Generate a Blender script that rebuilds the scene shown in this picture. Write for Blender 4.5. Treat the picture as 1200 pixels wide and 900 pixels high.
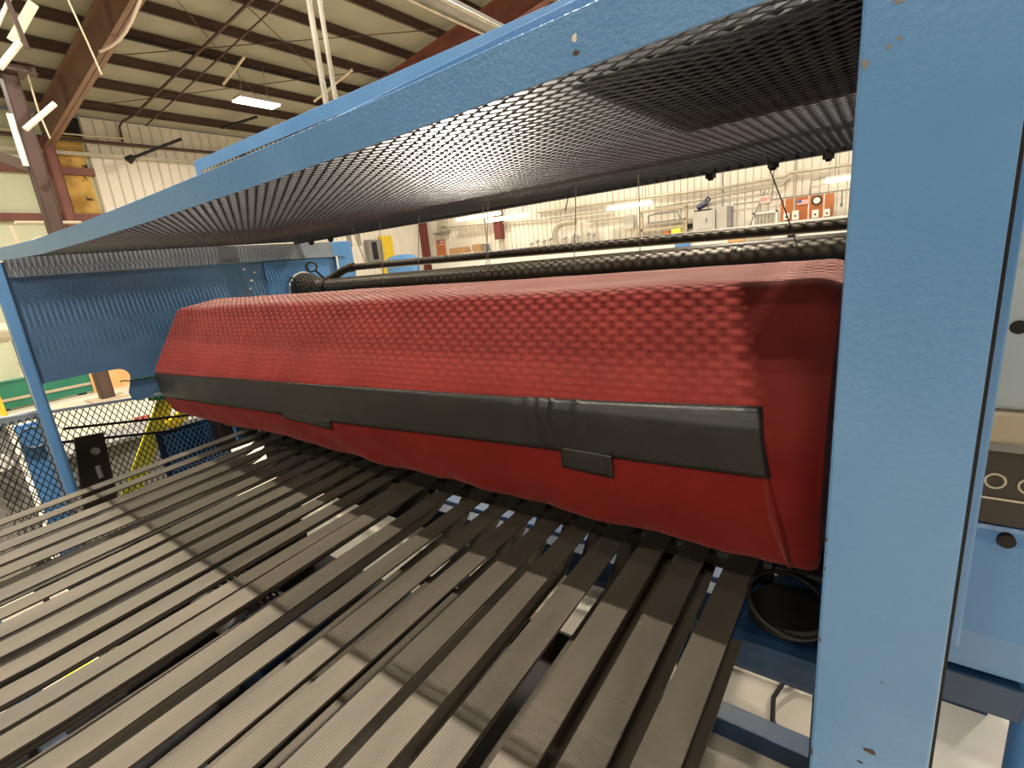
import bpy, math, random
from mathutils import Vector, Matrix, noise

random.seed(7)
# ------------------------------------------------------------------ camera
# heights in the builders are measured from eye level; EYE lifts them above the floor
EYE = 1.65
sc = bpy.context.scene
for o in list(bpy.data.objects):
    bpy.data.objects.remove(o, do_unlink=True)
COL = sc.collection

cam_d = bpy.data.cameras.new('camera')
cam_d.sensor_fit = 'HORIZONTAL'
cam_d.sensor_width = 36.0
cam_d.lens = 36.0 * 580.68 / 1200.0
cam_d.clip_start = 0.02
cam_d.clip_end = 200
cam = bpy.data.objects.new('camera', cam_d)
COL.objects.link(cam)
RX = Vector((0.8088, 0.5806, -0.0937))
RY = Vector((0.0706, -0.2549, -0.9644))
RZ = Vector((-0.5838, 0.7734, -0.2472))
cam.matrix_world = Matrix(((RX.x, -RY.x, -RZ.x, 0), (RX.y, -RY.y, -RZ.y, 0), (RX.z, -RY.z, -RZ.z, EYE), (0, 0, 0, 1)))
sc.camera = cam

# ------------------------------------------------------------------ world, exposure, lamps
world = bpy.data.worlds.new('world')
sc.world = world
world.use_nodes = True
wb = world.node_tree.nodes['Background']
wb.inputs[0].default_value = (1.0, 0.93, 0.82, 1)
wb.inputs[1].default_value = 0.11
sc.view_settings.view_transform = 'Standard'
sc.view_settings.look = 'None'
sc.view_settings.gamma = 1.0
sc.view_settings.use_curve_mapping = False
sc.view_settings.exposure = -0.45

LAMP_COLOR = (1.0, 0.92, 0.79)
LAMP_SPOTS = [  # x, y, power
    (-14.7, 8.75, 420), (-14.7, 0.6, 420), (-14.7, 16.9, 380),
    (-8.5, 8.75, 420), (-8.5, 0.6, 420), (-8.5, 16.9, 380),
    (-2.3, 8.75, 420), (-2.3, 0.62, 1600), (-2.3, 16.9, 400),
    (3.9, 8.75, 420), (3.9, 0.6, 300), (3.9, 16.9, 300),
    (-6.0, -6.0, 260), (1.2, -7.5, 430), (-3.0, -10.5, 430), (1.5, -4.6, 130),
]


def roof_z(x):
    return 5.35 + 0.13 * (x + 20.0)


# ------------------------------------------------------------------ materials
def new_mat(name):
    m = bpy.data.materials.new(name)
    m.use_nodes = True
    nt = m.node_tree
    return m, nt, nt.nodes['Principled BSDF']


def mat(name, c1, c2=None, rough=0.5, metal=0.0, scale=8.0, detail=4.0, bump=0.0, bscale=60.0, stretch=(1, 1, 1),
        lo=0.35, hi=0.65, chips=None, chip_scale=9.0, chip_lo=0.70, sheen=0.0, coat=0.0, spec=0.5):
    m, nt, b = new_mat(name)
    N, Lk = nt.nodes, nt.links
    tc = N.new('ShaderNodeTexCoord')
    mp = N.new('ShaderNodeMapping')
    mp.inputs['Scale'].default_value = stretch
    geo = N.new('ShaderNodeNewGeometry')
    Lk.new(geo.outputs['Position'], mp.inputs['Vector'])
    b.inputs['Roughness'].default_value = rough
    b.inputs['Metallic'].default_value = metal
    b.inputs['Specular IOR Level'].default_value = spec
    b.inputs['Sheen Weight'].default_value = sheen
    b.inputs['Coat Weight'].default_value = coat
    b.inputs['Coat Roughness'].default_value = 0.15
    col_out = None
    if c2 is None:
        b.inputs['Base Color'].default_value = (*c1, 1)
    else:
        n = N.new('ShaderNodeTexNoise')
        n.inputs['Scale'].default_value = scale
        n.inputs['Detail'].default_value = detail
        Lk.new(mp.outputs[0], n.inputs['Vector'])
        r = N.new('ShaderNodeValToRGB')
        r.color_ramp.elements[0].position = lo
        r.color_ramp.elements[0].color = (*c1, 1)
        r.color_ramp.elements[1].position = hi
        r.color_ramp.elements[1].color = (*c2, 1)
        Lk.new(n.outputs['Fac'], r.inputs['Fac'])
        col_out = r.outputs['Color']
        if chips:
            n2 = N.new('ShaderNodeTexNoise')
            n2.inputs['Scale'].default_value = chip_scale
            n2.inputs['Detail'].default_value = 6
            n2.inputs['Roughness'].default_value = 0.65
            Lk.new(mp.outputs[0], n2.inputs['Vector'])
            r2 = N.new('ShaderNodeValToRGB')
            r2.color_ramp.elements[0].position = chip_lo
            r2.color_ramp.elements[0].color = (0, 0, 0, 1)
            r2.color_ramp.elements[1].position = chip_lo + 0.015
            r2.color_ramp.elements[1].color = (1, 1, 1, 1)
            Lk.new(n2.outputs['Fac'], r2.inputs['Fac'])
            mx = N.new('ShaderNodeMix')
            mx.data_type = 'RGBA'
            Lk.new(r2.outputs['Color'], mx.inputs['Factor'])
            Lk.new(col_out, mx.inputs['A'])
            mx.inputs['B'].default_value = (*chips, 1)
            col_out = mx.outputs['Result']
        Lk.new(col_out, b.inputs['Base Color'])
    if bump > 0:
        n3 = N.new('ShaderNodeTexNoise')
        n3.inputs['Scale'].default_value = bscale
        n3.inputs['Detail'].default_value = 3
        Lk.new(mp.outputs[0], n3.inputs['Vector'])
        bp = N.new('ShaderNodeBump')
        bp.inputs['Strength'].default_value = bump
        bp.inputs['Distance'].default_value = 0.01
        Lk.new(n3.outputs['Fac'], bp.inputs['Height'])
        Lk.new(bp.outputs['Normal'], b.inputs['Normal'])
    return m


def emit_mat(name, color, strength):
    m, nt, b = new_mat(name)
    b.inputs['Base Color'].default_value = (*color, 1)
    b.inputs['Emission Color'].default_value = (*color, 1)
    b.inputs['Emission Strength'].default_value = strength
    return m


def red_cover_mat():
    m, nt, b = new_mat('red_carpet_cloth')
    N, Lk = nt.nodes, nt.links
    geo = N.new('ShaderNodeNewGeometry')
    n1 = N.new('ShaderNodeTexNoise'); n1.inputs['Scale'].default_value = 4; n1.inputs['Detail'].default_value = 5
    n2 = N.new('ShaderNodeTexNoise'); n2.inputs['Scale'].default_value = 220; n2.inputs['Detail'].default_value = 2
    Lk.new(geo.outputs['Position'], n1.inputs['Vector']); Lk.new(geo.outputs['Position'], n2.inputs['Vector'])
    r = N.new('ShaderNodeValToRGB')
    r.color_ramp.elements[0].position = 0.3; r.color_ramp.elements[0].color = (0.172, 0.0105, 0.0085, 1)
    r.color_ramp.elements[1].position = 0.7; r.color_ramp.elements[1].color = (0.250, 0.020, 0.015, 1)
    Lk.new(n1.outputs['Fac'], r.inputs['Fac'])
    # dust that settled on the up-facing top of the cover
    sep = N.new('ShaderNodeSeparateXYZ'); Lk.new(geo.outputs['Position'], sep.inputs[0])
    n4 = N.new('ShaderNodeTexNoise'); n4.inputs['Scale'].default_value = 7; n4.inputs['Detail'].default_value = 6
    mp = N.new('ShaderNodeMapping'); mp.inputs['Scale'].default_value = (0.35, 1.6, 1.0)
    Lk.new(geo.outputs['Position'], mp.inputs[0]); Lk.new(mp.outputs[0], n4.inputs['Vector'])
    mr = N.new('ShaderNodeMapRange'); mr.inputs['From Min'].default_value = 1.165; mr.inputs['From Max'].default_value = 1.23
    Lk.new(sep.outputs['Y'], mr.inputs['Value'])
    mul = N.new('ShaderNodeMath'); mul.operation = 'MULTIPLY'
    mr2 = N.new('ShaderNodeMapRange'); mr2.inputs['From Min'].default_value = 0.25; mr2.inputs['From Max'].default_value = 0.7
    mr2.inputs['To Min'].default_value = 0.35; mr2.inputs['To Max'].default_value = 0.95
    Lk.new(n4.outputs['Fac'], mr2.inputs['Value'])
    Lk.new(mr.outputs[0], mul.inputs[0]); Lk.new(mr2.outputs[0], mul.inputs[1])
    mr3 = N.new('ShaderNodeMapRange'); mr3.inputs['From Min'].default_value = 1.20; mr3.inputs['From Max'].default_value = 1.36  # pales the upper front facet, standing in for light through the mesh
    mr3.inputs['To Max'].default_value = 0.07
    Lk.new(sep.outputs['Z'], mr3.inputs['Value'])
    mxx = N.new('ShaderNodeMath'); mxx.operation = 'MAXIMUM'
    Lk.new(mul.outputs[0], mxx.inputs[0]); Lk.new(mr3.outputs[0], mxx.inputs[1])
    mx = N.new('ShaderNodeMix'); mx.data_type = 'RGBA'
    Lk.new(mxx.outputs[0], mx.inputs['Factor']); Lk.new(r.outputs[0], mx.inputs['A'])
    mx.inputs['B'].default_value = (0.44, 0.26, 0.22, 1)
    Lk.new(mx.outputs['Result'], b.inputs['Base Color'])
    bp = N.new('ShaderNodeBump'); bp.inputs['Strength'].default_value = 0.35; bp.inputs['Distance'].default_value = 0.003
    Lk.new(n2.outputs['Fac'], bp.inputs['Height']); Lk.new(bp.outputs[0], b.inputs['Normal'])
    b.inputs['Roughness'].default_value = 0.85
    b.inputs['Specular IOR Level'].default_value = 0.15
    b.inputs['Sheen Weight'].default_value = 0.25
    b.inputs['Sheen Roughness'].default_value = 0.4
    b.inputs['Sheen Tint'].default_value = (1.0, 0.5, 0.45, 1)
    return m


def belt_mat():
    m, nt, b = new_mat('ribbed_brown_belt')
    N, Lk = nt.nodes, nt.links
    geo = N.new('ShaderNodeNewGeometry')
    n1 = N.new('ShaderNodeTexNoise'); n1.inputs['Scale'].default_value = 5; n1.inputs['Detail'].default_value = 6
    mp = N.new('ShaderNodeMapping'); mp.inputs['Scale'].default_value = (2.0, 0.5, 1.0)
    Lk.new(geo.outputs['Position'], mp.inputs[0]); Lk.new(mp.outputs[0], n1.inputs['Vector'])
    r = N.new('ShaderNodeValToRGB')
    r.color_ramp.elements[0].position = 0.25; r.color_ramp.elements[0].color = (0.072, 0.061, 0.045, 1)
    r.color_ramp.elements[1].position = 0.75; r.color_ramp.elements[1].color = (0.128, 0.108, 0.080, 1)
    Lk.new(n1.outputs['Fac'], r.inputs['Fac'])
    n3 = N.new('ShaderNodeTexNoise'); n3.inputs['Scale'].default_value = 260; n3.inputs['Detail'].default_value = 2
    Lk.new(geo.outputs['Position'], n3.inputs['Vector'])
    mx = N.new('ShaderNodeMix'); mx.data_type = 'RGBA'; mx.blend_type = 'MULTIPLY'; mx.inputs['Factor'].default_value = 0.35
    Lk.new(r.outputs[0], mx.inputs['A']); Lk.new(n3.outputs['Color'], mx.inputs['B'])
    Lk.new(r.outputs[0], b.inputs['Base Color'])
    wv = N.new('ShaderNodeTexWave'); wv.bands_direction = 'Y'; wv.inputs['Scale'].default_value = 60; wv.inputs['Distortion'].default_value = 0.4
    Lk.new(geo.outputs['Position'], wv.inputs['Vector'])
    ad = N.new('ShaderNodeMath'); ad.operation = 'ADD'
    Lk.new(wv.outputs['Fac'], ad.inputs[0]); Lk.new(n3.outputs['Fac'], ad.inputs[1])
    bp = N.new('ShaderNodeBump'); bp.inputs['Strength'].default_value = 0.18; bp.inputs['Distance'].default_value = 0.002
    Lk.new(ad.outputs[0], bp.inputs['Height']); Lk.new(bp.outputs[0], b.inputs['Normal'])
    b.inputs['Roughness'].default_value = 0.6
    b.inputs['Specular IOR Level'].default_value = 0.35
    return m


M = {}
M['blue'] = mat('blue_machine_paint', (0.098, 0.258, 0.530), (0.122, 0.295, 0.575), rough=0.33, scale=3, bump=0.10, bscale=140,
                chips=(0.10, 0.075, 0.055), chip_scale=11, chip_lo=0.745, coat=0.2)
M['blue_worn'] = mat('worn_blue_paint', (0.104, 0.268, 0.540), (0.132, 0.308, 0.590), rough=0.34, scale=5, bump=0.12, bscale=160,
                     chips=(0.33, 0.30, 0.26), chip_scale=13, chip_lo=0.725, coat=0.25)
M['rust'] = mat('rusty_bare_steel', (0.055, 0.035, 0.022), (0.12, 0.085, 0.06), rough=0.7, scale=300)
M['blue_beam'] = mat('worn_blue_beam_paint', (0.104, 0.268, 0.540), (0.132, 0.308, 0.590), rough=0.30, scale=5, bump=0.30, bscale=190,
                     chips=(0.42, 0.44, 0.45), chip_scale=16, chip_lo=0.705, coat=0.3)
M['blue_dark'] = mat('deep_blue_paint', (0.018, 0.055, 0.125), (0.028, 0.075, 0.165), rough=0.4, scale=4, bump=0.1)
M['blue_pale'] = mat('pale_blue_grey_paint', (0.36, 0.43, 0.48), (0.46, 0.52, 0.55), rough=0.45, scale=5, bump=0.1)
M['blue_panel'] = mat('blue_panel_paint', (0.098, 0.215, 0.400), (0.115, 0.240, 0.435), rough=0.5, scale=2.5, bump=0.06, bscale=60)
M['grey_blue'] = mat('grey_blue_steel', (0.19, 0.22, 0.25), (0.24, 0.27, 0.30), rough=0.5, scale=5)
M['mesh_dark'] = mat('dark_expanded_steel', (0.050, 0.052, 0.058), (0.072, 0.074, 0.080), rough=0.30, metal=0.0, scale=10)
M['mesh_blue'] = mat('grey_expanded_steel', (0.06, 0.07, 0.08), (0.10, 0.11, 0.12), rough=0.45, metal=0.3, scale=10)
M['black'] = mat('black_steel', (0.010, 0.010, 0.010), (0.020, 0.018, 0.017), rough=0.6, scale=8, spec=0.3)
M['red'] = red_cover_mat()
M['tape'] = mat('black_cloth_tape', (0.013, 0.012, 0.010), (0.022, 0.020, 0.016), rough=0.40, scale=9, bump=0.12, bscale=300)
M['belt'] = belt_mat()
M['pipe'] = mat('dusty_dark_pipe', (0.070, 0.056, 0.042), (0.120, 0.100, 0.075), rough=0.38, metal=0.45, scale=3, stretch=(0.5, 3, 3))
M['roller'] = mat('dark_roller_steel', (0.03, 0.028, 0.026), (0.05, 0.046, 0.04), rough=0.5, metal=0.4)
M['string'] = mat('grey_guide_string', (0.30, 0.27, 0.22), rough=0.8)
M['string_dark'] = mat('dark_guide_string', (0.05, 0.045, 0.04), rough=0.8)
M['yellow'] = mat('yellow_paint', (0.72, 0.50, 0.02), (0.80, 0.58, 0.04), rough=0.5)
M['lemon'] = mat('lemon_yellow_paint', (0.78, 0.72, 0.07), (0.85, 0.78, 0.10), rough=0.5)
M['green'] = mat('green_paint', (0.018, 0.16, 0.095), (0.025, 0.20, 0.12), rough=0.45, scale=3)
M['green_dark'] = mat('dark_green_plastic', (0.012, 0.075, 0.02), (0.018, 0.095, 0.03), rough=0.4)
M['brown'] = mat('brown_primer_steel', (0.062, 0.034, 0.025), (0.085, 0.048, 0.036), rough=0.6, scale=2)
M['brown_light'] = mat('brown_rafter_paint', (0.190, 0.105, 0.070), (0.240, 0.135, 0.092), rough=0.5, scale=1.5)
M['brown_red'] = mat('red_oxide_steel', (0.170, 0.055, 0.040), (0.215, 0.075, 0.055), rough=0.55, scale=2)
M['maroon'] = mat('maroon_steel', (0.16, 0.035, 0.03), rough=0.6)
M['orange'] = mat('orange_plywood', (0.68, 0.36, 0.13), (0.78, 0.45, 0.19), rough=0.6, scale=3)
M['rust_orange'] = mat('orange_pegboard', (0.42, 0.13, 0.035), (0.50, 0.17, 0.05), rough=0.6, scale=2)
M['insul'] = mat('yellow_insulation', (0.40, 0.23, 0.05), (0.72, 0.46, 0.13), rough=0.9, scale=1.7, chips=(0.05, 0.035, 0.02), chip_scale=1.6, chip_lo=0.6)
M['white'] = mat('white_sheet', (0.80, 0.77, 0.70), rough=0.5)
M['wall'] = mat('cream_ribbed_cladding', (0.74, 0.68, 0.57), (0.80, 0.74, 0.63), rough=0.5, scale=0.7)
M['wall_green'] = mat('pale_green_cladding', (0.62, 0.64, 0.44), (0.68, 0.70, 0.50), rough=0.6, scale=0.7)
M['ceil'] = mat('pale_roof_insulation', (0.27, 0.255, 0.19), (0.33, 0.315, 0.235), rough=0.7, scale=0.9)
M['conc'] = mat('light_concrete', (0.60, 0.53, 0.42), (0.72, 0.65, 0.53), rough=0.45, scale=1.4, bump=0.05, bscale=30)
M['galv'] = mat('galvanised_steel', (0.42, 0.38, 0.30), (0.56, 0.51, 0.42), rough=0.35, metal=0.6, scale=6)
M['duct'] = mat('dull_duct_metal', (0.42, 0.38, 0.29), (0.52, 0.47, 0.36), rough=0.5, metal=0.2, scale=2)
M['grey'] = mat('light_grey_enamel', (0.52, 0.48, 0.42), (0.58, 0.54, 0.47), rough=0.45, scale=2)
M['mid_grey'] = mat('mid_grey_paint', (0.20, 0.19, 0.18), (0.25, 0.24, 0.22), rough=0.5)
M['cord'] = mat('thin_pale_cord', (0.62, 0.52, 0.38), rough=0.6)
M['carton'] = mat('brown_cardboard', (0.46, 0.27, 0.12), rough=0.8)
M['dark_brown'] = mat('dark_brown_plate', (0.022, 0.016, 0.012), (0.032, 0.024, 0.018), rough=0.45, scale=9)
M['steel'] = mat('bright_steel', (0.55, 0.53, 0.50), rough=0.3, metal=0.9)
M['tan'] = mat('tan_strip', (0.46, 0.38, 0.26), (0.52, 0.43, 0.30), rough=0.6, scale=4)
M['exit_red'] = mat('exit_letter_red', (0.75, 0.08, 0.06), rough=0.5)
M['ivory'] = mat('ivory_enamel', (0.80, 0.66, 0.58), rough=0.5)
M['flag_blue'] = mat('flag_blue', (0.10, 0.12, 0.30), rough=0.7)
M['flag_red'] = mat('flag_red', (0.60, 0.12, 0.10), rough=0.7)
M['blue_item'] = mat('navy_blue_plastic', (0.03, 0.04, 0.10), rough=0.4)
M['tube'] = emit_mat('lit_fluorescent_tube', (1.0, 0.95, 0.82), 5.0)
M['lens'] = emit_mat('lit_lamp_lens', (1.0, 0.90, 0.70), 22.0)


# ------------------------------------------------------------------ mesh building
class MB:
    def __init__(self):
        self.v = []
        self.f = []

    def add(self, verts, faces):
        o = len(self.v)
        self.v += [tuple(p) for p in verts]
        self.f += [tuple(i + o for i in f) for f in faces]
        return self

    def box(self, x0, x1, y0, y1, z0, z1):
        v = [(x, y, z) for x in (x0, x1) for y in (y0, y1) for z in (z0, z1)]
        return self.add(v, [(0, 1, 3, 2), (4, 6, 7, 5), (0, 4, 5, 1), (2, 3, 7, 6), (0, 2, 6, 4), (1, 5, 7, 3)])

    def bar(self, a, b, w, h, up=(0, 0, 1)):
        """rectangular bar from a to b, w across, h along up"""
        a, b, up = Vector(a), Vector(b), Vector(up)
        d = (b - a).normalized()
        s = d.cross(up)
        if s.length < 1e-5:
            s = d.cross(Vector((1, 0, 0)))
        s.normalize()
        u = s.cross(d).normalized()
        v = []
        for p in (a, b):
            for i, j in ((-1, -1), (1, -1), (1, 1), (-1, 1)):
                v.append(p + s * (i * w / 2) + u * (j * h / 2))
        return self.add(v, [(3, 2, 1, 0), (4, 5, 6, 7), (0, 1, 5, 4), (1, 2, 6, 5), (2, 3, 7, 6), (3, 0, 4, 7)])

    def prism(self, poly, axis, a, b):
        """poly is a list of 2-D points in the other two axes (cyclic order x,y,z without axis)"""
        def pt(p, t):
            if axis == 0:
                return (t, p[0], p[1])
            if axis == 1:
                return (p[0], t, p[1])
            return (p[0], p[1], t)
        n = len(poly)
        v = [pt(p, a) for p in poly] + [pt(p, b) for p in poly]
        f = [tuple(range(n)), tuple(range(2 * n - 1, n - 1, -1))]
        for i in range(n):
            j = (i + 1) % n
            f.append((i, i + n, j + n, j))
        return self.add(v, f)

    def tube(self, pts, r, n=10, caps=True):
        pts = [Vector(p) for p in pts]
        rings = []
        prev = None
        for i, p in enumerate(pts):
            d = (pts[min(i + 1, len(pts) - 1)] - pts[max(i - 1, 0)]).normalized()
            if prev is None:
                ref = Vector((0, 0, 1)) if abs(d.z) < 0.9 else Vector((1, 0, 0))
                s = d.cross(ref).normalized()
            else:
                s = (prev - d * prev.dot(d)).normalized()
            prev = s
            u = s.cross(d)
            rr = r[i] if isinstance(r, (list, tuple)) else r
            rings.append([p + (s * math.cos(2 * math.pi * k / n) + u * math.sin(2 * math.pi * k / n)) * rr for k in range(n)])
        v = [q for ring in rings for q in ring]
        f = []
        for i in range(len(rings) - 1):
            for k in range(n):
                k2 = (k + 1) % n
                f.append((i * n + k, i * n + k2, (i + 1) * n + k2, (i + 1) * n + k))
        if caps:
            f.append(tuple(range(n - 1, -1, -1)))
            f.append(tuple((len(rings) - 1) * n + k for k in range(n)))
        return self.add(v, f)

    def ring(self, c, axis, R, r, n=24, m=8):
        c = Vector(c)
        axis = Vector(axis).normalized()
        ref = Vector((0, 0, 1)) if abs(axis.z) < 0.9 else Vector((1, 0, 0))
        s = axis.cross(ref).normalized()
        u = axis.cross(s)
        v = []
        f = []
        for i in range(n):
            a = 2 * math.pi * i / n
            d = s * math.cos(a) + u * math.sin(a)
            for j in range(m):
                t = 2 * math.pi * j / m
                v.append(c + d * (R + r * math.cos(t)) + axis * (r * math.sin(t)))
        for i in range(n):
            for j in range(m):
                f.append((i * m + j, ((i + 1) % n) * m + j, ((i + 1) % n) * m + (j + 1) % m, i * m + (j + 1) % m))
        return self.add(v, f)

    def grid(self, P, nu, nv):
        """P(i,j) -> point, open sheet"""
        v = [P(i, j) for i in range(nu) for j in range(nv)]
        f = [(i * nv + j, (i + 1) * nv + j, (i + 1) * nv + j + 1, i * nv + j + 1) for i in range(nu - 1) for j in range(nv - 1)]
        return self.add(v, f)

    def expanded(self, O, U, V, lu, lv, lwd, swd, w, t, tilt=0.7):
        """raised expanded-metal sheet: zigzag strands, long way of the diamonds along U"""
        O, U, V = Vector(O), Vector(U).normalized(), Vector(V).normalized()
        Nn = U.cross(V).normalized()
        nu = int(lu / (lwd / 2)) + 1
        rows = int(lv / (swd / 2))
        a = (V * math.cos(tilt) + Nn * math.sin(tilt)) * (w / 2)
        b = (Nn * math.cos(tilt) - V * math.sin(tilt)) * (t / 2)
        for r in range(rows):
            vs = []
            for i in range(nu):
                up = (i + r) % 2
                p = O + U * (i * lwd / 2) + V * ((r + up) * swd / 2)
                vs += [p - a - b, p + a - b, p + a + b, p - a + b]
            fs = []
            for i in range(nu - 1):
                for k in range(4):
                    k2 = (k + 1) % 4
                    fs.append((i * 4 + k, i * 4 + k2, i * 4 + 4 + k2, i * 4 + 4 + k))
            self.add(vs, fs)
        return self


def build(name, mb, m, smooth=False, bevel=0.0, solid=0.0):
    """one mesh object in world coordinates (heights lifted by EYE)"""
    me = bpy.data.meshes.new(name)
    me.from_pydata([(x, y, z + EYE) for x, y, z in mb.v], [], mb.f)
    me.validate()
    me.materials.append(M[m] if isinstance(m, str) else m)
    if smooth:
        me.polygons.foreach_set('use_smooth', [True] * len(me.polygons))
        try:
            me.set_sharp_from_angle(angle=math.radians(40))
        except Exception:
            pass
    me.update()
    o = bpy.data.objects.new(name, me)
    COL.objects.link(o)
    if solid:
        s = o.modifiers.new('thickness', 'SOLIDIFY')
        s.thickness = solid
    if bevel:
        bv = o.modifiers.new('soft_edges', 'BEVEL')
        bv.width = bevel
        bv.segments = 2
        bv.limit_method = 'ANGLE'
    return o


def bounds(obs):
    lo = [1e9] * 3
    hi = [-1e9] * 3
    for o in obs:
        for v in o.data.vertices:
            for k in range(3):
                lo[k] = min(lo[k], v.co[k])
                hi[k] = max(hi[k], v.co[k])
    return lo, hi


def shift(o, d):
    o.data.transform(Matrix.Translation(-d))


def tag(o, label=None, cat=None, group=None, kind=None):
    if label:
        o['label'] = label
    if cat:
        o['category'] = cat
    if group:
        o['group'] = group
    if kind:
        o['kind'] = kind
    return o


def single(o, label, cat, group=None, kind=None):
    lo, hi = bounds([o])
    d = Vector(((lo[0] + hi[0]) / 2, (lo[1] + hi[1]) / 2, lo[2]))
    shift(o, d)
    o.location = d
    return tag(o, label, cat, group, kind)


def thing(name, label, cat, parts, group=None, kind=None):
    """Empty at the base; parts is a list of objects or (object, [sub objects])"""
    flat = []
    for p in parts:
        if isinstance(p, tuple):
            flat += [p[0]] + list(p[1])
        else:
            flat.append(p)
    lo, hi = bounds(flat)
    d = Vector(((lo[0] + hi[0]) / 2, (lo[1] + hi[1]) / 2, lo[2]))
    done = set()
    for q in flat:
        if q.data.name not in done:
            shift(q, d)
            done.add(q.data.name)
    e = bpy.data.objects.new(name, None)
    e.empty_display_size = 0.1
    COL.objects.link(e)
    e.location = d
    for p in parts:
        if isinstance(p, tuple):
            p[0].parent = e
            for s in p[1]:
                s.parent = p[0]
        else:
            p.parent = e
    return tag(e, label, cat, group, kind)


def struct(o, parts=()):
    """piece of the setting; mesh stays in world coordinates"""
    o['kind'] = 'structure'
    for p in parts:
        if isinstance(p, tuple):
            p[0].parent = o
            for s in p[1]:
                s.parent = p[0]
        else:
            p.parent = o
    return o


FLOOR = -EYE
# ================================================================== SETTING
XW, YW = -20.0, 20.0
# floor
struct(build('floor', MB().box(XW, 9, -12, YW, FLOOR - 0.2, FLOOR), 'conc'))

# left wall: a pale green base sheet, proud cream cladding panels, a torn bay with insulation, girts
wl = build('wall_left', MB().box(XW - 0.25, XW - 0.12, -12, YW, FLOOR, 5.3), 'wall_green')
parts = []
pm = None
y = 6.05
while y < YW - 0.1:
    poly = [(y + 0.004, XW - 0.12), (y + 0.004, XW - 0.02), (y + 0.035, XW + 0.015), (y + 0.06, XW - 0.02), (y + 0.306, XW - 0.02), (y + 0.306, XW - 0.12)]
    if pm is None:
        mb = MB()
        n = len(poly)
        vs = [(p[1], p[0], FLOOR) for p in poly] + [(p[1], p[0], 5.34) for p in poly]
        fs = [tuple(range(n)), tuple(range(2 * n - 1, n - 1, -1))] + [(i, i + n, (i + 1) % n + n, (i + 1) % n) for i in range(n)]
        mb.add(vs, fs)
        o = build('wall_panel', mb, 'wall')
        pm = o
        y_first = y
    else:
        o = pm.copy()
        COL.objects.link(o)
        o.location = (0, y - y_first, 0)
    parts.append(o)
    y += 0.31
parts.append(build('insulation', MB().box(XW - 0.12, XW - 0.04, 5.3, 5.95, 2.3, 4.75), 'insul'))
parts.append(build('insulation', MB().box(XW - 0.12, XW - 0.05, 5.3, 6.02, 4.75, 5.3), 'black'))
for z in (2.42, 3.75):
    parts.append(build('girt', MB().box(XW - 0.1, XW + 0.1, 2.0, 6.05, z - 0.1, z + 0.1), 'brown_red'))
struct(wl, parts)

# far wall: ribbed cream sheet in one profile
mb = MB()
prof = []
x = XW
while x < 9:
    prof += [(x, 0.0), (x + 0.21, 0.0), (x + 0.218, 0.05), (x + 0.242, 0.05)]
    x += 0.25
n = len(prof)
vs = [(px, YW + py, FLOOR) for px, py in prof] + [(px, YW + py, 9.5) for px, py in prof]
mb.add(vs, [(i, i + 1, i + 1 + n, i + n) for i in range(n - 1)])
mb.box(XW, 9, YW + 0.08, YW + 0.2, FLOOR, 9.5)
wf = struct(build('wall_far', mb, 'wall'))

# roof: sagging insulation blanket with purlins and rafters
PURL = [-18.85, -17.40, -16.0, -14.72, -13.5, -12.15, -10.8, -9.45, -8.1, -6.75, -5.4, -4.05, -2.7, -1.35, 0.0, 1.35, 2.7, 4.05, 5.4, 6.75, 8.1]
lines = [XW] + PURL + [9.2]
xs = []
for a, b in zip(lines[:-1], lines[1:]):
    for k in range(6):
        t = k / 6
        xs.append((a + (b - a) * t, -0.10 * math.sin(math.pi * t)))
xs.append((9.2, 0))
mb = MB()
n = len(xs)
vs = [(px, -12, roof_z(px) + dz + 0.02) for px, dz in xs] + [(px, YW, roof_z(px) + dz + 0.02) for px, dz in xs]
mb.add(vs, [(i, i + 1, i + 1 + n, i + n) for i in range(n - 1)])
mb.add([(XW - 0.2, -12, roof_z(XW) + 0.15), (9.2, -12, roof_z(9.2) + 0.15), (9.2, YW, roof_z(9.2) + 0.15), (XW - 0.2, YW, roof_z(XW) + 0.15)], [(0, 1, 2, 3)])
ceil = build('ceiling', mb, 'ceil', smooth=True)
parts = []
for px in PURL:
    z = roof_z(px)
    mb = MB()
    poly = [(px - 0.035, z - 0.24), (px + 0.035, z - 0.24), (px + 0.035, z - 0.225), (px - 0.02, z - 0.225), (px - 0.02, z - 0.015),
            (px + 0.035, z - 0.015), (px + 0.035, z), (px - 0.035, z)]
    mb.prism(poly, 1, -12, YW)
    parts.append(build('purlin', mb, 'brown'))
# rafters along X: tapered I section
for ry in (5.05, 12.5, -2.4):
    mb = MB()
    xa, xb = XW + 0.1, 9.0
    za, zb = roof_z(xa) - 0.24, roof_z(xb) - 0.24
    da, db = 0.85, 0.55
    for (y0, y1, top, bot) in ((ry - 0.012, ry + 0.012, 0.0, 1.0), (ry - 0.11, ry + 0.11, 0.0, 0.03), (ry - 0.11, ry + 0.11, 0.97, 1.0)):
        v = []
        for X, Z, D in ((xa, za, da), (xb, zb, db)):
            for Y in (y0, y1):
                for q in (bot, top):
                    v.append((X, Y, Z - D * q))
        mb.add(v, [(0, 1, 3, 2), (4, 6, 7, 5), (0, 4, 5, 1), (2, 3, 7, 6), (0, 2, 6, 4), (1, 5, 7, 3)])
    for X in (-17.0, -13.2):
        mb.box(X - 0.01, X + 0.01, ry - 0.1, ry + 0.1, roof_z(X) - 1.05, roof_z(X) - 0.26)
    parts.append(build('rafter', mb, 'brown_light' if ry < 6 else 'brown_red'))
    mb = MB()
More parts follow.
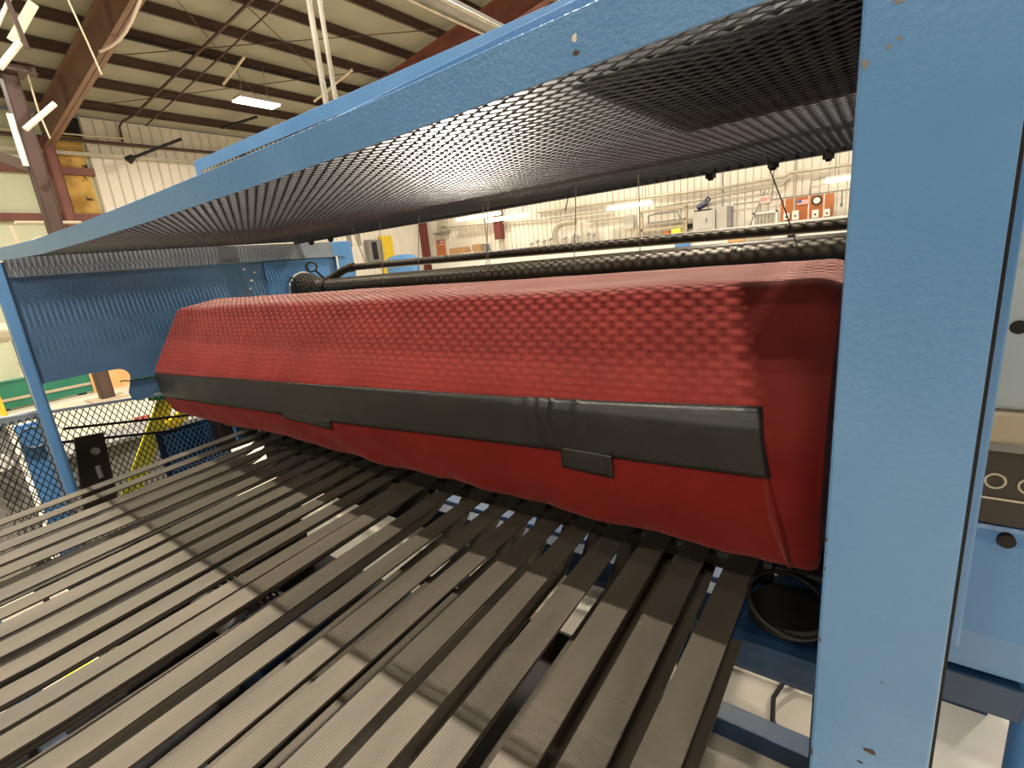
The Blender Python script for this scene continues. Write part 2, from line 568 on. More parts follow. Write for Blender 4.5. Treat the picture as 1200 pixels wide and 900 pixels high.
# diagonal rod bracing in the roof plane
for (x0, y0, x1, y1) in ((-18.5, 6, -13, 12), (-12.5, 6, -18.5, 12), (-16, 5.2, -10.5, 12), (-10.8, 5.3, -15, 12)):
    parts.append(build('brace_rod', MB().tube([(x0, y0, roof_z(x0) - 0.26), (x1, y1, roof_z(x1) - 0.26)], 0.012, 6), 'brown'))
struct(ceil, parts)

# ================================================================== MACHINE (nearest first)
# ---- right-hand blue post
PX0, PX1, PY = -0.0262, 0.0785, 0.55
mb = MB().box(PX0, PX1, PY, PY + 0.10, FLOOR, 0.72)
post_body = build('post_body', mb, 'blue_worn', bevel=0.003)
seam = build('seam_gap', MB().box(PX1 - 0.002, PX1 + 0.004, PY + 0.012, PY + 0.02, FLOOR, 0.7), 'black')
flange = build('flange', MB().box(PX1 - 0.03, PX1 + 0.017, PY + 0.055, PY + 0.065, -0.44, 0.72), 'blue', bevel=0.002)
base = build('base_plate', MB().box(PX0 - 0.05, PX1 + 0.05, PY - 0.04, PY + 0.14, FLOOR, FLOOR + 0.015), 'blue_dark', bevel=0.002)


def chip(x, z, w, h, m, seed):
    rnd = random.Random(seed)
    k = 11
    pts = []
    for i in range(k):
        a = 2 * math.pi * i / k
        rr = 0.6 + 0.5 * rnd.random()
        pts.append((x + w * rr * math.cos(a), z + h * rr * math.sin(a)))
    return MB().prism(pts, 1, PY - 0.0006, PY + 0.002)


chips = []
for i, (x, z, w, h) in enumerate([(-0.0215, 0.1255, 0.0032, 0.0045), (-0.0066, 0.1337, 0.0024, 0.0015), (0.0, 0.1377, 0.0022, 0.0018),
                                  (-0.002, 0.1635, 0.0045, 0.0016), (0.0277, -0.5643, 0.0075, 0.0036), (0.0212, -0.5844, 0.0042, 0.0016),
                                  (-0.0250, -0.3160, 0.0012, 0.0024), (-0.0238, -0.331, 0.0008, 0.0010), (-0.0240, -0.4405, 0.0014, 0.0018),
                                  (-0.0246, -0.599, 0.0016, 0.006), (0.0329, -0.469, 0.0010, 0.0009), (-0.0245, -0.35, 0.0008, 0.0016), (0.034, -0.60, 0.0012, 0.001)]):
    chips.append(build('paint_chip', chip(x, z, w, h, None, 40 + i), 'mid_grey' if i < 4 else 'rust'))
tag(chips[0], 'grey scraped paint chip')
thing('support_post', 'tall light blue painted steel post standing at the right, full height of the picture', 'post',
      [(post_body, chips), seam, flange, base])

# ---- left strut and side panel with stiffeners
XL = -3.34
strut = build('strut', MB().box(XL - 0.035, XL + 0.008, 0.505, 0.552, -0.98, 0.2), 'blue_worn', bevel=0.003)
arc = [(0.865 + 0.05 * math.cos(a), -0.44 + 0.05 * math.sin(a)) for a in (1.4, 0.9, 0.4, 0.0)]
outl = [(0.552, 0.2), (2.52, 0.24), (2.52, -0.62), (1.20, -0.62), (1.06, -0.545), (0.985, -0.575), (0.93, -0.59), (0.895, -0.575), (0.885, -0.53),
        (0.90, -0.49)] + list(reversed(arc)) + [(0.74, -0.385), (0.552, -0.392)]
panel = build('panel_sheet', MB().prism(outl, 0, XL - 0.004, XL), 'blue_panel')
rail = build('top_angle', MB().prism([(XL, 0.128), (XL + 0.022, 0.128), (XL + 0.022, 0.136), (XL + 0.005, 0.136), (XL + 0.005, 0.235), (XL, 0.235)], 1, 0.56, 2.44), 'grey_blue')
endp = build('end_plate', MB().box(XL, XL + 0.018, 2.36, 2.52, -0.6, 0.235), 'blue', bevel=0.002)
bead = build('edge_strip', MB().box(XL + 0.018, XL + 0.024, 2.36, 2.372, -0.3, 0.13), 'white')
weld = build('weld_bead', MB().tube([(XL + 0.002, 0.86 + 0.02 * i, -0.46 + 0.004 * math.sin(i * 2.1) - 0.004 * i * 0.3) for i in range(14)], 0.004, 6), 'green_dark')
holes = []
for (y_, z_, r_) in ((1.665, 0.085, 0.008), (1.73, 0.06, 0.007), (1.70, 0.01, 0.008), (1.68, -0.04, 0.008)):
    holes.append(build('bolt_head', MB().tube([(XL, y_, z_), (XL + 0.008, y_, z_)], r_, 8), 'white'))
cover = build('bearing_cover', MB().prism([(1.80, 0.12), (2.30, 0.125), (2.30, -0.40), (1.80, -0.40)], 0, XL, XL + 0.012), 'blue')
thing('side_panel', 'large flat blue sheet metal side panel with slim front strut, at the left end', 'panel',
      [strut, (panel, holes + [weld]), rail, endp, bead, cover])

BEAM_Z = [(-3.4, 0.210), (-3.0, 0.193), (-2.6, 0.180), (-2.07, 0.175), (-1.5, 0.176), (-1.0, 0.179), (-0.6, 0.184), (-0.3, 0.191), (0.05, 0.199)]


def interp(tab, x):
    for (x0, v0), (x1, v1) in zip(tab[:-1], tab[1:]):
        if x <= x1:
            return v0 + (v1 - v0) * (x - x0) / (x1 - x0)
    return tab[-1][1]


# ---- canopy: front beam, expanded mesh, rear bar, clamps, side strips
mb = MB()
NB = 40
pr_ = [(0.55, 0.0), (0.555, 0.0), (0.555, 0.052), (0.566, 0.052), (0.566, 0.057), (0.55, 0.057)]
for k in range(NB + 1):
    x = XL - 0.035 + (0.02 - XL + 0.035) * k / NB
    for (yy, zz) in pr_:
        mb.v.append((x, yy, zz + interp(BEAM_Z, x)))
for k in range(NB):
    for j in range(6):
        j2 = (j + 1) % 6
        mb.f.append((k * 6 + j, k * 6 + j2, k * 6 + 6 + j2, k * 6 + 6 + j))
mb.f.append((5, 4, 3, 2, 1, 0))
mb.f.append(tuple(NB * 6 + j for j in range(6)))
beam = build('front_beam', mb, 'blue_beam', bevel=0.0012)
bchips = [build('paint_chip', chip(-0.2835, 0.207, 0.0050, 0.0036, None, 71), 'rust'), build('paint_chip', chip(-0.2850, 0.2225, 0.0035, 0.0042, None, 72), 'wall')]
mesh = build('expanded_mesh', MB().expanded((XL + 0.004, 0.565, 0.205), (1, 0, 0), (0, 1.5, 0.042), 3.345, 1.49, 0.044, 0.0225, 0.0088, 0.0020, 0.72), 'mesh_dark')
for v in mesh.data.vertices:
    v.co.z += (interp(BEAM_Z, v.co.x) - 0.190) * max(0.0, 1.0 - (v.co.y - 0.55) / 1.5)
tag(mesh, 'dark expanded metal mesh', kind='stuff')
rear = build('rear_bar', MB().bar((XL, 2.07, 0.247), (0.02, 2.07, 0.247), 0.035, 0.035), 'black', bevel=0.002)
lip = build('rear_lip', MB().bar((XL, 2.055, 0.272), (0.02, 2.055, 0.272), 0.004, 0.03), 'galv')
xr = build('cross_bar', MB().bar((-0.04, 0.56, 0.222), (-0.04, 2.06, 0.262), 0.03, 0.02), 'black')
clamps = []
for X in (-3.14, -2.92, -0.535, -0.325, -0.162):
    w = 0.012 if X < -2 else 0.016
    mb = MB().box(X - w, X + w, 2.045, 2.075, 0.214, 0.232)
    mb.prism([(X - w * 0.75, 0.216), (X + w * 0.75, 0.216), (X + w * 0.4, 0.206), (X - w * 0.4, 0.206)], 1, 2.05, 2.07)
    clamps.append(build('clamp', mb, 'black'))
plate = build('shade_plate', MB().box(-0.36, 0.01, 0.64, 1.17, 0.252, 0.256), 'mesh_dark')  # added above the mesh, unseen; its shadow darkens the roll's right end
thing('canopy_guard', 'blue-edged overhead canopy of dark expanded metal mesh above the red roll', 'canopy',
      [(beam, bchips), mesh, rear, lip, xr, plate] + clamps)

# ---- upper guard standing on the canopy (its top angle shows above the beam)
gx0, gy = -3.30, 1.50
g1 = build('top_rail', MB().prism([(gy, 0.655), (gy + 0.005, 0.655), (gy + 0.005, 0.712), (gy + 0.06, 0.712), (gy + 0.06, 0.717), (gy, 0.717)], 0, gx0, 0.3), 'blue_worn', bevel=0.001)
g2 = build('end_stile', MB().box(gx0 - 0.002, gx0 + 0.055, gy - 0.003, gy + 0.004, 0.245, 0.712), 'blue_worn', bevel=0.001)
g3 = build('expanded_mesh', MB().expanded((gx0 + 0.04, gy + 0.012, 0.26), (1, 0, 0), (0, 0, 1), 3.5, 0.44, 0.044, 0.0225, 0.004, 0.0018, 0.2), 'mesh_blue')
tag(g3, kind='stuff')
thing('upper_guard', 'blue framed mesh guard standing on top of the canopy', 'guard', [g1, g2, g3])
mb = MB()
mb.prism([(0.575, 0.0), (0.58, 0.0), (0.58, 0.024), (0.585, 0.024), (0.585, 0.03), (0.575, 0.03)], 0, -1.1, 0.02)
for i, v in enumerate(mb.v):
    mb.v[i] = (v[0], v[1], v[2] + 0.205 + (v[0] + 1.1) / 1.12 * 0.048)
single(build('angle_rail', mb, 'blue_worn', bevel=0.001), 'slim blue angle rail lying along the top of the canopy front beam', 'rail')

# ---- red padded roll cover
RX0, RX1 = -3.215, -0.058


def round_profile(pts, rad, seg=4):
    out = []
    n = len(pts)
    for i in range(n):
        p0, p1, p2 = Vector(pts[i - 1]), Vector(pts[i]), Vector(pts[(i + 1) % n])
        r = rad[i]
        a = p1 + (p0 - p1).normalized() * min(r, (p0 - p1).length * 0.45)
        b = p1 + (p2 - p1).normalized() * min(r, (p2 - p1).length * 0.45)
        for k in range(seg + 1):
            t = k / seg
            out.append(a * (1 - t) ** 2 + p1 * (2 * t * (1 - t)) + b * t * t)
    return out


def cover_profile(x):
    t = (x - RX0) / (RX1 - RX0)
    ze = -0.415 + 0.05 * t
    sag = 0.010 * noise.noise(Vector((x * 1.7, 3.1, 0))) + 0.008 * math.sin(x * 2.3)
    pts = [(1.46, -0.30), (1.42, -0.07), (1.18, -0.105), (0.99, ze), (0.998, -0.56), (1.03, -0.672 + sag), (1.11, -0.705 + sag), (1.32, -0.68), (1.45, -0.5)]
    rad = [0.05, 0.03, 0.022, 0.014, 0.03, 0.03, 0.05, 0.08, 0.08]
    return round_profile(pts, rad)


def resample(pts, n):
    L = [0.0]
    m = len(pts)
    for i in range(m):
        L.append(L[-1] + (pts[(i + 1) % m] - pts[i]).length)
    out = []
    j = 0
    for k in range(n):
        s = L[-1] * k / n
        while L[j + 1] < s:
            j += 1
        a, b = pts[j], pts[(j + 1) % m]
        d = L[j + 1] - L[j]
        out.append(a.lerp(b, (s - L[j]) / d if d > 1e-9 else 0))
    return out


def wrinkle(x, y, z):
    v = 0.0030 * noise.noise(Vector((x * 2.6, y * 3, z * 3)))
    v += 0.0011 * noise.noise(Vector((x * 9, y * 5, z * 4 + x * 3)))
    if z < -0.55:                       # looser cloth along the lower edge
        v += (0.008 * noise.noise(Vector((x * 6 + z * 9, 0, z * 6))) + 0.004 * noise.noise(Vector((x * 17 - z * 14, 2, z * 9)))) * min(1.0, (-0.55 - z) / 0.08)
    v += 0.0035 * max(0.0, noise.noise(Vector((x * 22, 5, z * 4)))) * math.exp(-((z + 0.375) / 0.035) ** 2)   # puckers above the tape
    if x > -0.22:                       # gathered right end
        v += 0.010 * noise.noise(Vector((x * 18, y * 10, z * 13))) * (x + 0.22) / 0.16
    return v


NP, NX = 150, 260
mb = MB()
rows = []
for i in range(NX):
    x = RX0 + (RX1 - RX0) * i / (NX - 1)
    pr = resample(cover_profile(x), NP)
    end = min(x - RX0, RX1 - x)
    k = 1.0 if end > 0.03 else 0.965 + 0.035 * math.sqrt(max(0.0, end / 0.03))
    cy, cz = 1.22, -0.38
    for j in range(NP):
        a, b = pr[j - 1], pr[(j + 1) % NP]
        tg = (b - a).normalized()
        nn = Vector((-tg.y, tg.x)) * -1.0
        if nn.dot(pr[j] - Vector((cy, cz))) < 0:
            nn = -nn
        w = wrinkle(x, pr[j].x, pr[j].y)
        p = pr[j] + nn * w
        rows.append((x, cy + (p.x - cy) * k, cz + (p.y - cz) * k))
fs = []
for i in range(NX - 1):
    for j in range(NP):
        j2 = (j + 1) % NP
        fs.append((i * NP + j, (i + 1) * NP + j, (i + 1) * NP + j2, i * NP + j2))
fs.append(tuple(range(NP)))
fs.append(tuple((NX - 1) * NP + j for j in range(NP - 1, -1, -1)))
mb.add(rows, fs)
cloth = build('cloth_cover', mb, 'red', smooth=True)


def front(x, z, off):
    """point on the front of the cover at height z"""
    pr = cover_profile(x)
    best = None
    for a, b in zip(pr[:-1], pr[1:]):
        if b.y < a.y and b.y <= z <= a.y and a.x < 1.2 and b.x < 1.2:
            t = (z - a.y) / (b.y - a.y)
            best = (a.lerp(b, t), (b - a).normalized())
            break
    if best is None:
        best = (Vector((1.0, z)), Vector((0, -1)))
    p, tg = best
    nn = Vector((tg.y, -tg.x))
    if nn.x > 0:
        nn = -nn
    w = wrinkle(x, p.x, z)
    p = p + nn * (w + off)
    return (x, p.x, p.y)


TT = [(-3.205, -0.435), (-2.3, -0.405), (-1.5, -0.381), (-0.64, -0.352), (-0.165, -0.328)]
TB = [(-3.205, -0.572), (-2.3, -0.545), (-1.55, -0.523), (-0.64, -0.482), (-0.145, -0.463)]


def tape(name, xa, xb, ft, fb, nu, nv, off, crease=()):
    mb = MB()

    def P(i, j):
        u = i / (nu - 1)
        x = xa + (xb - xa) * u
        z = ft(x) + (fb(x) - ft(x)) * j / (nv - 1)
        if name == 'tape_strip':
            x = x + 0.022 * u * j / (nv - 1)
        o = off
        for cx, cw, ch in crease:
            o += ch * math.exp(-((x - cx + 0.10 * (z + 0.4)) / cw) ** 2) * (1 - j / (nv - 1))
        return front(x, z, o)
    mb.grid(P, nu, nv)
    return build(name, mb, 'tape', smooth=True, solid=0.0012)


tp = tape('tape_strip', -3.205, -0.165, lambda x: interp(TT, x), lambda x: interp(TB, x), 260, 14, 0.0035,
          ((-0.66, 0.008, 0.010), (-0.63, 0.006, 0.010), (-0.56, 0.008, 0.006), (-0.70, 0.01, 0.006)))
tag(tp, 'long black tape strip')
tab1 = tape('tape_tab', -0.615, -0.475, lambda x: -0.470, lambda x: -0.525 - 0.02 * (x + 0.615), 14, 8, 0.006)
tag(tab1, 'short black tape tab hanging below the strip')
tab2 = tape('tape_patch', -1.93, -1.60, lambda x: -0.515, lambda x: -0.548 - 0.02 * (x + 1.93), 20, 6, 0.0055)
# pleat of loose cloth at the lower right
mb = MB()
for k in range(15):
    t = k / 14
    z = -0.455 - 0.205 * t
    xm = -0.150 + 0.045 * t
    wd = 0.007 + 0.008 * math.sin(math.pi * t)
    h = 0.003 + 0.008 * t
    a = front(xm - wd, max(z, -0.66), 0.0)
    m_ = front(xm, max(z, -0.66), h)
    c = front(xm + wd * 1.2, max(z, -0.66), 0.0)
    dz = 0.0
    mb.v += [(a[0], a[1], a[2] + dz), (m_[0], m_[1], m_[2] + dz * 1.1), (c[0], c[1] + 0.01, c[2] + dz)]
    if k:
        o_ = 3 * k
        mb.f += [(o_ - 3, o_, o_ + 1, o_ - 2), (o_ - 2, o_ + 1, o_ + 2, o_ - 1)]
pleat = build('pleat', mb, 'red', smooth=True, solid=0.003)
thing('padded_roll', 'long dull red carpet-covered padded roll with black tape along its front', 'padded roll',
      [cloth, (tp, [tab1, tab2]), pleat, build('core_shaft', MB().tube([(XL + 0.0, 1.22, -0.38), (0.012, 1.22, -0.38)], 0.03, 16), 'roller', smooth=True)])

# ---- the 23 belts
BELTS = [  # x at y=0.6, x at y=1.1, right to left
    (-0.263, -0.261), (-0.374, -0.386), (-0.486, -0.503), (-0.609, -0.624), (-0.724, -0.745), (-0.833, -0.855), (-0.955, -0.970),
    (-1.066, -1.088), (-1.195, -1.218), (-1.326, -1.362), (-1.467, -1.503), (-1.578, -1.606), (-1.672, -1.712), (-1.790, -1.832), (-1.915, -1.954),
    (-2.024, -2.076), (-2.142, -2.196), (-2.293, -2.348), (-2.455, -2.490), (-2.585, -2.640), (-2.740, -2.800), (-2.925, -2.990), (-3.065, -3.135)]
ORD = ['rightmost', 'second', 'third', 'fourth', 'fifth', 'sixth', 'seventh', 'eighth', 'ninth', 'tenth', 'eleventh', 'twelfth', 'thirteenth', 'fourteenth',
       'fifteenth', 'sixteenth', 'seventeenth', 'eighteenth', 'nineteenth', 'twentieth', 'twenty-first', 'twenty-second', 'leftmost']
YB0, YB1, RB = -0.62, 1.44, 0.045
for bi, (xa, xb) in enumerate(BELTS):
    rnd = random.Random(100 + bi)
    top = -0.9 + rnd.uniform(-0.008, 0.003)
    w = 0.076
    if bi == 11:
        top, w = -0.915, 0.06
    tilt = rnd.uniform(-0.003, 0.002)
    low_dx = rnd.uniform(-0.006, 0.006)
    drop = 0.012 if bi < 3 else (0.10 if bi < 10 else 0.05)
    th = 0.006
    cz = top - RB - th
    path = []
    NS = 26
    for k in range(NS + 1):
        yy = YB0 + (YB1 - YB0) * k / NS
        path.append((yy, RB, 0.0, 1.0, 0))
    for k in range(1, 9):
        a = math.pi / 2 - math.pi * k / 9
        path.append((YB1 + RB * math.cos(a), RB * math.sin(a), math.cos(a), math.sin(a), k / 9))
    for k in range(NS + 1):
        yy = YB1 - (YB1 - YB0) * k / NS
        path.append((yy, -RB - drop * min(1.0, 5.0 * math.sin(math.pi * k / NS)), 0.0, -1.0, 1))
    for k in range(1, 9):
        a = -math.pi / 2 - math.pi * k / 9
        path.append((YB0 + RB * math.cos(a), RB * math.sin(a), math.cos(a), math.sin(a), 1 - k / 9))
    mb = MB()
    npth = len(path)
    for (yy, zz, ny, nz, lowf) in path:
        xc = xa + (xb - xa) * (max(yy, 0.1) - 0.6) / 0.5 + low_dx * lowf
        wob = 0.0015 * noise.noise(Vector((yy * 2, bi * 3.3, 0)))
        for sx in (-1, 1):
            for s in (0, th):
                mb.v.append((xc + sx * w / 2, yy + ny * s, cz + zz + nz * s + sx * tilt * (1 - lowf) + wob))
    for k in range(npth):
        a, b = k * 4, ((k + 1) % npth) * 4
        # 0: left inner 1: left outer 2: right inner 3: right outer
        mb.f += [(a + 1, b + 1, b + 3, a + 3), (a, a + 2, b + 2, b), (a, b, b + 1, a + 1), (a + 2, a + 3, b + 3, b + 2)]
    o = build('conveyor_belt', mb, 'belt')
    nm = ORD[bi]
    if nm in ('rightmost', 'leftmost'):
        lab = 'brown ribbed conveyor belt, %s of the row below the red roll' % nm
    elif bi == 11:
        lab = 'darker narrow sagging conveyor belt, twelfth from the right-hand blue post'
    else:
        lab = 'brown ribbed conveyor belt, %s from the right-hand blue post' % nm
    single(o, lab, 'conveyor belt', 'conveyor belts below the red roll')

# ---- rollers and bed under the belts
for yy, lab in ((YB1, 'dark rear roller turning the belts under the red roll'), (YB0, 'dark front roller at the near end of the belts')):
    zc = -0.9 - RB - 0.011
    drum = build('drum', MB().tube([(-3.2, yy, zc), (-0.19, yy, zc)], RB - 0.004, 20), 'roller', smooth=True)
    shaft = build('shaft', MB().tube([(-3.38, yy, zc), (0.02, yy, zc)], 0.015, 10), 'roller', smooth=True)
    thing('belt_roller', lab, 'roller', [drum, shaft])

# blue base frame of the machine
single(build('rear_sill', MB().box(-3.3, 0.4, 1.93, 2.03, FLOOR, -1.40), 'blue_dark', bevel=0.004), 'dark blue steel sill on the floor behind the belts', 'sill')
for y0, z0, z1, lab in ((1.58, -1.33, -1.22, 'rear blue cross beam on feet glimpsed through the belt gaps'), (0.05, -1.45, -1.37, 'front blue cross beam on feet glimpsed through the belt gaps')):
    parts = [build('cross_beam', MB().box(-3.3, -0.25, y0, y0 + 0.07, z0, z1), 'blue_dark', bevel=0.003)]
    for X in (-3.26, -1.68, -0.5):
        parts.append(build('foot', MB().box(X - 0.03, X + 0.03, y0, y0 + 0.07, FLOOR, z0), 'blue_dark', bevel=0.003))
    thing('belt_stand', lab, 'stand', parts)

# gear motor and drive parts below the belts
mb = MB().tube([(-2.45, 0.75, -1.42), (-1.95, 0.75, -1.42)], 0.11, 20)
mot = build('motor_body', mb, 'mid_grey', smooth=True)
mb = MB()
fins = []
for k in range(9):
    a = 0.25 * k
    fins.append(build('cooling_fin', MB().box(-2.42, -1.98, 0.745 + 0.13 * math.cos(a) - 0.003, 0.745 + 0.13 * math.cos(a) + 0.003, -1.42 + 0.06, -1.42 + 0.06 + 0.07 * math.sin(a) + 0.01), 'mid_grey'))
gear = build('gear_housing', MB().box(-1.95, -1.72, 0.60, 0.90, -1.56, -1.28), 'blue_dark', bevel=0.01)
bracket = build('mounting_foot', MB().box(-2.4, -1.75, 0.62, 0.88, FLOOR, -1.52), 'black')
thing('drive_motor', 'grey finned drive motor in shadow beneath the belts', 'motor', [(mot, fins), gear, bracket])
mb = MB().box(-1.62, -0.62, 0.35, 1.30, -1.52, -1.44)
tray = build('tray_bottom', mb, 'dark_brown', bevel=0.004)
sides = [build('tray_side', MB().box(-1.62, -0.62, y0, y0 + 0.01, -1.52, -1.36), 'dark_brown') for y0 in (0.35, 1.29)]
legs = [build('leg', MB().box(x0, x0 + 0.04, y0, y0 + 0.04, FLOOR, -1.52), 'black') for x0 in (-1.6, -0.68) for y0 in (0.37, 1.24)]
thing('lint_tray', 'dark brown tray under the middle belts', 'tray', [tray] + sides + legs)
mb = MB().box(-3.25, -2.55, 0.38, 1.30, FLOOR, -1.38)
bx = build('box_body', mb, 'dark_brown', bevel=0.006)
lid = build('box_lid', MB().box(-3.27, -2.53, 0.36, 1.32, -1.38, -1.36), 'black', bevel=0.004)
thing('drive_housing', 'dark drive housing on the floor under the left belts', 'housing', [bx, lid])
single(build('shade_mat', MB().box(-2.72, -0.45, -0.5, 1.42, FLOOR, FLOOR + 0.008), 'black'), 'black mat added on the floor to darken the gaps between the belts', 'mat')  # black sheet standing in for deep shade on the floor below the belts
single(build('floor_tape', MB().box(-2.95, -2.80, 0.22, 0.33, FLOOR, FLOOR + 0.002), 'lemon'), 'short yellow floor tape seen between belts at the lower left', 'floor tape')
single(build('floor_tape', MB().box(-3.85, -3.70, 0.58, 0.73, FLOOR, FLOOR + 0.002), 'lemon'), 'short yellow floor tape seen under the far left belts', 'floor tape')
single(build('cardboard_scrap', MB().prism([(-1.42, 1.34), (-1.2, 1.36), (-1.15, 1.60), (-1.34, 1.66), (-1.45, 1.5)], 2, FLOOR, FLOOR + 0.006), 'carton'), 'brown cardboard scrap on the floor under the middle belts', 'cardboard')

sh = build('backing_sheet', MB().box(-3.3, 0.008, 1.52, 1.535, -0.97, -0.14), 'black')  # black sheets added behind the roll so the gap there stays dark
sf = build('stiffener', MB().box(-3.3, 0.008, 1.50, 1.52, -0.97, -0.93), 'black')
sg = build('skirt', MB().box(-0.19, 0.008, 1.52, 1.535, -1.22, -0.97), 'black')
sg2 = build('skirt', MB().box(-3.3, -1.72, 1.52, 1.535, -1.30, -0.97), 'black')
thing('shade_backing', 'black sheet shield added behind the red roll to keep the gap dark', 'shield', [sh, sf, sg, sg2])

rs = build('panel_sheet', MB().box(0.012, 0.016, 0.66, 2.5, -0.95, 0.2), 'blue_panel')
rs2 = build('edge_angle', MB().box(0.016, 0.05, 0.66, 0.70, -0.95, 0.2), 'blue_panel')
thing('far_side_panel', 'blue side panel hidden edge-on behind the right-hand post', 'panel', [rs, rs2])

# ---- pipes behind the roll
py, pz = 2.05, -0.085
lp = build('pipe_tube', MB().tube([(-3.02, py, pz), (0.010, py, pz)], 0.06, 28), 'pipe', smooth=True)
col = build('collar', MB().tube([(-3.06, py, pz), (-3.0, py, pz)], 0.068, 28), 'pipe', smooth=True)
fl = build('flange', MB().tube([(-3.30, py, pz), (-3.24, py, pz), (-3.19, py, pz), (-3.10, py, pz), (-3.05, py, pz)], [0.115, 0.112, 0.095, 0.072, 0.066], 28), 'pipe', smooth=True)
rim = build('rim', MB().ring((-3.30, py, pz), (1, 0, 0), 0.118, 0.006, 36, 8), 'white', smooth=True)
arm = build('bracket_arm', MB().tube([(-3.02, py + 0.01, pz + 0.05), (-2.93, py + 0.03, pz + 0.085), (-2.86, py + 0.045, pz + 0.11), (-2.80, py + 0.05, pz + 0.118)], [0.030, 0.026, 0.026, 0.030], 12), 'pipe', smooth=True)
scr = [build('scratch', MB().bar((X, py - 0.032, pz + 0.052), (X - 0.006, py - 0.055, pz + 0.028), 0.003, 0.0016), 'black') for X in (-0.62, -0.61, -0.44, -0.425, -0.405, -0.36)]
thing('lower_pipe', 'thick dark dusty pipe with flanged left end, just behind the red roll', 'pipe', [(lp, scr), col, (fl, [rim]), arm])
up = build('pipe_tube', MB().tube([(-2.82, py + 0.05, 0.033), (0.010, py + 0.05, 0.0)], 0.021, 20), 'pipe', smooth=True)
cap = build('end_collar', MB().tube([(-2.83, py + 0.05, 0.033), (-2.78, py + 0.05, 0.033)], 0.028, 20), 'pipe', smooth=True)
thing('upper_pipe', 'thin dark pipe running above the thick pipe behind the red roll', 'pipe', [up, cap])
eye = build('eye', MB().ring((-2.99, 1.93, 0.060), (0.75, -0.55, 0.35), 0.032, 0.006, 24, 8), 'black', smooth=True)
shank = build('shank', MB().tube([(-2.965, 1.94, 0.034), (-2.94, 1.95, 0.005), (-2.925, 1.965, -0.02)], 0.007, 8), 'black', smooth=True)
thing('eye_bolt', 'black eye bolt standing on the flange of the thick pipe', 'eye bolt', [eye, shank])
single(build('small_hook', MB().ring((-3.24, 1.93, -0.015), (1, -0.3, 0.2), 0.018, 0.005, 16, 6), 'black', smooth=True), 'small black ring beside the pipe flange', 'ring')

# ---- guide strings from the canopy
STR = [((-2.28, 0.21), (-2.21, 0.03), 1, 'dark slanting guide string hanging nearest the side panel'),
       ((-2.04, 0.22), (-2.10, -0.07), 0, 'thin guide string hanging in front of the yellow wall board'),
       ((-1.76, 0.215), (-1.84, -0.07), 0, 'thin guide string hanging in front of the corner column'),
       ((-1.38, 0.21), (-1.385, -0.07), 0, 'left string of a crossing pair of guide strings in front of the pipes'),
       ((-1.345, 0.21), (-1.41, -0.07), 0, 'right string of a crossing pair of guide strings in front of the pipes'),
       ((-0.93, 0.21), (-0.97, -0.07), 0, 'thin guide string hanging in front of the duct elbow'),
       ((-0.69, 0.21), (-0.70, -0.07), 0, 'thin guide string hanging in front of the yellow rail frame'),
       ((-0.31, 0.21), (-0.20, -0.07), 1, 'dark slanting guide string hanging nearest the right-hand blue post'),
       ((-0.955, 0.215), (-0.99, 0.15), 1, 'short dark loose string end hanging from the canopy')]
for (xa, za), (xb, zb), dk, lab in STR:
    pts = [(xa + (xb - xa) * t + 0.004 * math.sin(3 * t + xa), 1.75, za + 0.035 + (zb - za - 0.035) * t) for t in [k / 8 for k in range(9)]]
    single(build('guide_string', MB().tube(pts, 0.0016 if not dk else 0.0020, 6), 'string_dark' if dk else 'string', smooth=True), lab, 'string', 'guide strings behind the red roll')

# ---- machine end to the right of the post
yb = 0.90
pl = build('end_plate', MB().box(0.10, 0.60, yb, yb + 0.02, -0.262, 0.45), 'blue_pale', bevel=0.003)
hl = build('hole', MB().tube([(0.152, yb - 0.0012, -0.150), (0.152, yb + 0.003, -0.150)], 0.009, 16), 'black')
thing('end_plate', 'pale blue-grey machine end plate right of the blue post', 'plate', [(pl, [hl])])
st = build('strip_body', MB().box(0.10, 0.60, yb - 0.012, yb + 0.03, -0.318, -0.266), 'tan', bevel=0.003)
st2 = build('strip_edge', MB().box(0.10, 0.60, yb - 0.016, yb - 0.012, -0.318, -0.308), 'mid_grey')
thing('tan_ledge', 'tan ledge strip under the pale end plate', 'ledge', [st, st2])
lb = build('label_plate', MB().box(0.10, 0.60, yb - 0.004, yb + 0.02, -0.432, -0.320), 'dark_brown')
rg = [build('printed_ring', MB().ring((0.152 + 0.034 * k, yb - 0.0045, -0.366 - 0.002 * k), (0, 1, 0), 0.0105, 0.0022, 20, 6), 'galv') for k in range(3)]
ln = build('printed_line', MB().box(0.10, 0.60, yb - 0.006, yb - 0.003, -0.394, -0.391), 'galv')
thing('label_bar', 'black bar printed with pale rings right of the blue post', 'label bar', [(lb, rg + [ln])])
mb = MB()
prof = [(-0.435, 0.0), (-0.46, -0.012), (-0.60, -0.03), (-0.68, -0.01), (-0.69, 0.02), (-0.69, 0.30), (-0.435, 0.30)]
n = len(prof)
vs = [(0.10, yb + p[1], p[0]) for p in prof] + [(0.62, yb + p[1], p[0]) for p in prof]
mb.add(vs, [tuple(range(n)), tuple(range(2 * n - 1, n - 1, -1))] + [(i, i + n, (i + 1) % n + n, (i + 1) % n) for i in range(n)])
cs = build('casting_body', mb, 'blue', smooth=False, bevel=0.008)
h2 = build('hole', MB().tube([(0.172, yb - 0.014, -0.452), (0.172, yb + 0.003, -0.452)], 0.010, 14), 'black')
thing('blue_casting', 'glossy blue machine casting below the black ringed bar', 'casting', [(cs, [h2])])
